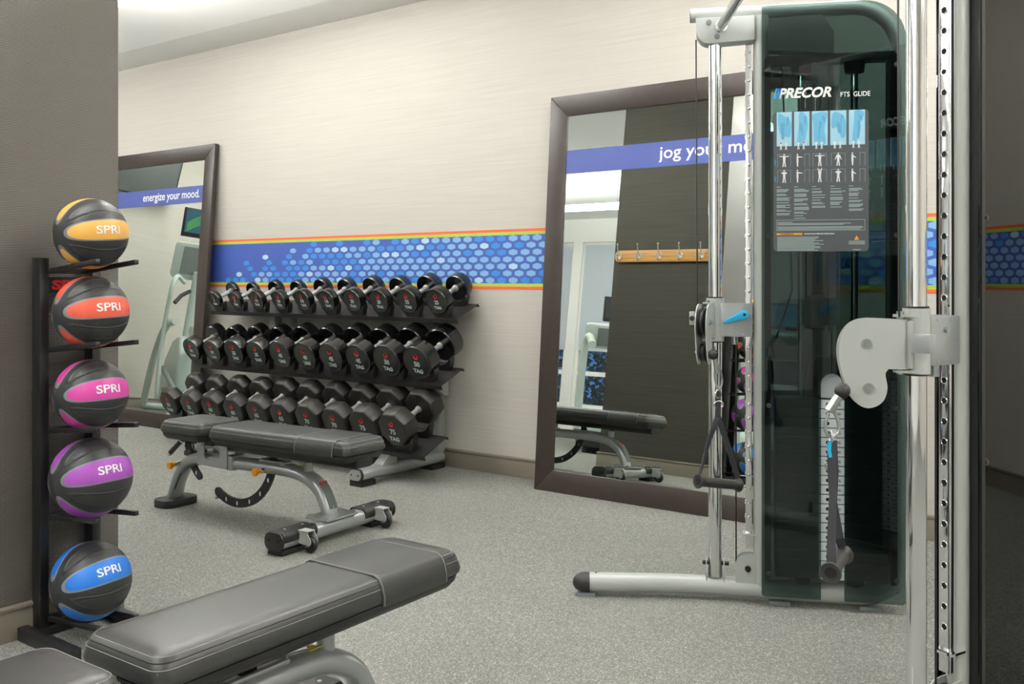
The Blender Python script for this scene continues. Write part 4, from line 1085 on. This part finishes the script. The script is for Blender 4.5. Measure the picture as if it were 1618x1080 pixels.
# near handle, seen end on
Bn = camw(1331, 617, 2.21)
hn_ = thing('cable_attachment', 'black stirrup handle seen end on, hanging from the nearer machine tower', 'cable attachment', Bn)
MB().lathe([(.001, -.018)] + [(.018 * math.cos(math.radians(a)), .018 * math.sin(math.radians(a))) for a in range(-80, 81, 10)] + [(.001, .018)], Matrix.Translation(Bn), 24).build('cable_stop_ball', M['blackpl'], hn_, off=Bn)
MB().cyl(camw(1325, 626, 2.21), camw(1310, 649, 2.21), .0105, 16, .0115).build('cable_swage', M['zinc'], hn_, off=Bn)
cc = camw(1315, 666, 2.21)
MB().tube([cc + Rv * x * .0163 + Z_ * z * .031 for x, z in ((-.25, 1), (.25, 1), (.45, .6), (.85, 0), (1, -.5), (.85, -.85), (.4, -1.05), (-.1, -1.1), (-.7, -1), (-1, -.6), (-.95, -.1), (-.55, .6))], .0042, 10, closed=True).build('carabiner', M['zinc'], hn_, off=Bn)
MB().tube(ring_pts(camw(1313, 690, 2.21), Fv, Z_, .009, .013), .003, 8, closed=True).build('ring', M['steel'], hn_, off=Bn)
MB().strip([camw(1311, 697, 2.205), camw(1310, 712, 2.205), camw(1312, 722, 2.205)], .008, .004, Rv).build('cyan_tag', M['lever'], hn_, off=Bn)
MB().tube(ring_pts(camw(1308, 737, 2.205), (Rv + Z_ * .4).normalized(), (Z_ - Rv * .35).normalized(), .005, .011), .002, 8, closed=True).build('small_clip', M['steel'], hn_, off=Bn)
ga, gb = camw(1312, 905, 2.14), camw(1332, 875, 2.26)
MB().strip([camw(1314, 696, 2.21), camw(1315, 745, 2.20), camw(1316, 785, 2.19), camw(1314, 840, 2.165), ga + (gb - ga) * .06 + Z_ * .016], .021, .0025, [Rv, Rv, Rv + Fv * .5, Rv + Fv * .3, Rv]).build('strap', M['strap'], hn_, off=Bn)
MB().strip([camw(1315, 696, 2.213), camw(1319, 745, 2.215), camw(1321, 785, 2.225), camw(1326, 850, 2.245), gb + (ga - gb) * .06 + Z_ * .018], .021, .0025, [Rv, Rv + Fv * .4, Rv * .2 + Fv, Rv, Rv]).build('strap', M['strap'], hn_, off=Bn)
grip(ga, gb, hn_, Bn)

# ================================================================ SEEN IN THE MIRRORS
hk = thing('coat_hook_rack', 'oak board with a row of five steel coat hooks on the dark pillar', 'coat rack', (-3.575, CY1, 1.70))
ho_ = Vector((-3.575, CY1, 1.70))
MB().prism(rrect(-4.005 , 1.652, -3.145, 1.748, .04), CY1, CY1 + .02, Y90).build('board', M['wood'], hk, bevel=.003, off=ho_)
for i in range(5):
    x = -3.955 + .1835 * i
    h_ = MB(); y = CY1 + .02
    h_.prism(rrect(x - .014, 1.672, x + .014, 1.722, .012), y, y + .004, Y90)
    h_.tube(smooth_path([(x, y + .004, 1.705), (x, y + .03, 1.715), (x, y + .045, 1.745), (x, y + .055, 1.785)], 5), .0045, 8)
    h_.lathe([(.003, -.008), (.009, -.003), (.009, .003), (.003, .008)], Matrix.Translation((x, y + .055, 1.79)), 12)
    h_.tube(smooth_path([(x, y + .004, 1.69), (x, y + .02, 1.665), (x, y + .042, 1.668), (x, y + .05, 1.70)], 5), .0045, 8)
    h_.lathe([(.003, -.008), (.009, -.003), (.009, .003), (.003, .008)], Matrix.Translation((x, y + .05, 1.705)), 12)
    h_.build('hook', M['steel'], hk, off=ho_)
# wall television on the left wall
tvl = Vector((XL, 3.35, 2.55))
tvo = thing('wall_television', 'flat black wall television high on the left end wall', 'television', tvl)
Tt = Matrix.Translation((XL + .12, 3.35, 2.22)) @ Matrix.Rotation(math.radians(10), 4, 'Y')
MB(Tt).box((0, -.72, 0), (.05, .72, .6)).build('casing', M['blackpl'], tvo, bevel=.004, off=tvl)
MB(Tt).box((.0495, -.70, .02), (.0515, .70, .58)).build('screen', M['tv'], tvo, off=tvl)
MB().box((XL, 3.2, 2.4), (XL + .13, 3.5, 2.6)).build('wall_bracket', M['black'], tvo, off=tvl)

def elliptical(loc, rz):
    """x forward (towards console end), pedals behind"""
    e = thing('elliptical_trainer', 'pale green grey elliptical trainer with lit console, seen in the left mirror', 'exercise machine', loc, rz)
    sh = smooth_path([(-.55, 0, .06), (-.50, 0, .30), (-.32, 0, .58), (-.08, 0, .78), (.16, 0, .84)], 6)
    MB().tube(sh, [.035] * len(sh), 12, sx=2.0).build('rear_arch', M['mint'], e)
    MB().prism([(.05, .10), (.85, .10), (.82, .30), (.66, .56), (.40, .74), (.15, .78), (.0, .6)], -.13, .13, Y90).build('shroud', M['mint'], e, bevel=.04, seg=3)
    for s_ in (-1, 1): MB().tube(smooth_path([(1.08, s_ * .2, .04), (1.02, s_ * .2, .24), (.86, s_ * .2, .52), (.62, s_ * .2, .76), (.34, s_ * .2, .88), (.0, s_ * .2, .90)], 6), .035, 12).build('front_arch', M['mint'], e)
    MB().tube([(1.08, -.2, .04), (1.08, .2, .04)], .035, 12).build('front_cross_tube', M['mint'], e)
    MB().box((-.60, -.28, 0), (-.50, .28, .06)).build('rear_stabilizer', M['mint'], e, bevel=.015)
    MB().tube([(-.55, 0, .05), (.45, 0, .05)], .035, 12).build('base_rail', M['mint'], e)
    MB().tube(smooth_path([(.36, 0, .1), (.40, 0, .7), (.34, 0, 1.1), (.26, 0, 1.42)], 6), .04, 16).build('console_mast', M['mint'], e)
    for s_ in (-1, 1):
        MB().tube(smooth_path([(.10, s_ * .26, .16), (.14, s_ * .27, .55), (.12, s_ * .27, .95), (.02, s_ * .27, 1.22), (.10, s_ * .22, 1.34), (.24, s_ * .12, 1.30)], 7), .022, 12).build('arm', M['mint'], e)
        MB().box((-.45, s_ * .18 - .07, .24), (.0, s_ * .18 + .07, .27)).build('pedal', M['greyp'], e, bevel=.01)
        MB().tube([(-.3, s_ * .18, .24), (.3, s_ * .2, .45)], .025, 10).build('pedal_link', M['greyp'], e)
        MB().tube([(.24, s_ * .06, 1.22), (.10, s_ * .16, 1.16), (.06, s_ * .22, 1.08)], .02, 10).build('hand_grip', M['blackpl'], e)
    Tc = Matrix.Translation((.24, 0, 1.56)) @ Matrix.Rotation(math.radians(-22), 4, 'Y')
    MB(Tc).prism(rrect(-.25, -.24, .25, .14, .05), 0, .05, Matrix(((0, 0, 1, 0), (1, 0, 0, 0), (0, 1, 0, 0), (0, 0, 0, 1)))).build('console', M['mint'], e, bevel=.01)
    MB(Tc).box((-.004, -.17, -.18), (.001, .17, .10)).build('console_panel', M['greyp'], e)
    Ts = Matrix.Translation((.22, 0, 1.90)) @ Matrix.Rotation(math.radians(-8), 4, 'Y')
    so = MB(Ts).box((0, -.21, -.145), (.05, .21, .145)).build('screen_casing', M['blackpl'], e, bevel=.01)
    MB(Ts).box((-.003, -.19, -.10), (.001, .19, .13)).build('screen', M['scr'], so)
    g = MB(Ts); 
    for k in range(5): g.tube([(-.005, -.17 + .34 * t / 8, -.09 + .02 * k + .09 * math.sin(PI * t / 8)) for t in range(9)], .004, 6)
    g.build('screen_lines', M['scrg'], so)
    return e
elliptical((-7.95, 2.97, 0), math.radians(203))

def treadmill(loc, rz, label, screen):
    e = thing('treadmill', label, 'treadmill', loc, rz)
    MB().box((-.95, -.42, .06), (.95, .42, .17)).build('deck', M['blackpl'], e, bevel=.02)
    MB().box((-.90, -.26, .171), (.72, .26, .176)).build('running_belt', M['black'], e)
    for s_ in (-1, 1):
        MB().box((-.93, s_ * .36 - .07, .172), (.75, s_ * .36 + .07, .19)).build('side_rail', M['greyp'], e, bevel=.004)
        MB().box((-.95, s_ * .428 - .004, .10), (.80, s_ * .428 + .004, .125)).build('blue_stripe', M['bluep'], e)
        MB().box((.55, s_ * .36 - .04, 0), (.75, s_ * .36 + .04, .06)).build('foot', M['blackpl'], e)
        MB().box((-.85, s_ * .36 - .04, 0), (-.7, s_ * .36 + .04, .06)).build('foot', M['blackpl'], e)
        MB().tube(smooth_path([(.72, s_ * .40, .10), (.64, s_ * .40, .60), (.56, s_ * .39, 1.10), (.46, s_ * .36, 1.24), (.25, s_ * .34, 1.20), (-.05, s_ * .34, 1.12)], 6), .045, 14).build('upright', M['mint'], e)
    MB().prism(rrect(.52, .12, .98, .34, .08), -.38, .38, Y90).build('motor_hood', M['mint'], e, bevel=.03)
    Tc = Matrix.Translation((.46, 0, 1.24)) @ Matrix.Rotation(math.radians(-35), 4, 'Y')
    MB(Tc).box((0, -.40, -.16), (.06, .40, .17)).build('console', M['mint'], e, bevel=.03, seg=3)
    MB(Tc).box((-.004, -.26, -.11), (.002, .26, .13)).build('console_panel', M['greyp'], e)
    Ts = Matrix.Translation((.50, 0, 1.58)) @ Matrix.Rotation(math.radians(-8), 4, 'Y')
    so = MB(Ts).box((0, -.21, -.145), (.05, .21, .145)).build('screen_casing', M['blackpl'], e, bevel=.012)
    MB(Ts).box((-.003, -.185, -.10), (.001, .185, .125)).build('screen', screen, so)
    MB().cyl((.49, 0, 1.28), (.51, 0, 1.48), .03).build('screen_post', M['greyp'], e)
    return e
treadmill((-5.25, -.55, 0), math.radians(235), 'silver treadmill with a dark screen in front of the windows, seen in the right mirror', M['tv'])
treadmill((-3.55, -.75, 0), math.radians(250), 'treadmill with a glowing blue screen, seen dimly in the mirror behind the machine', M['scrb'])
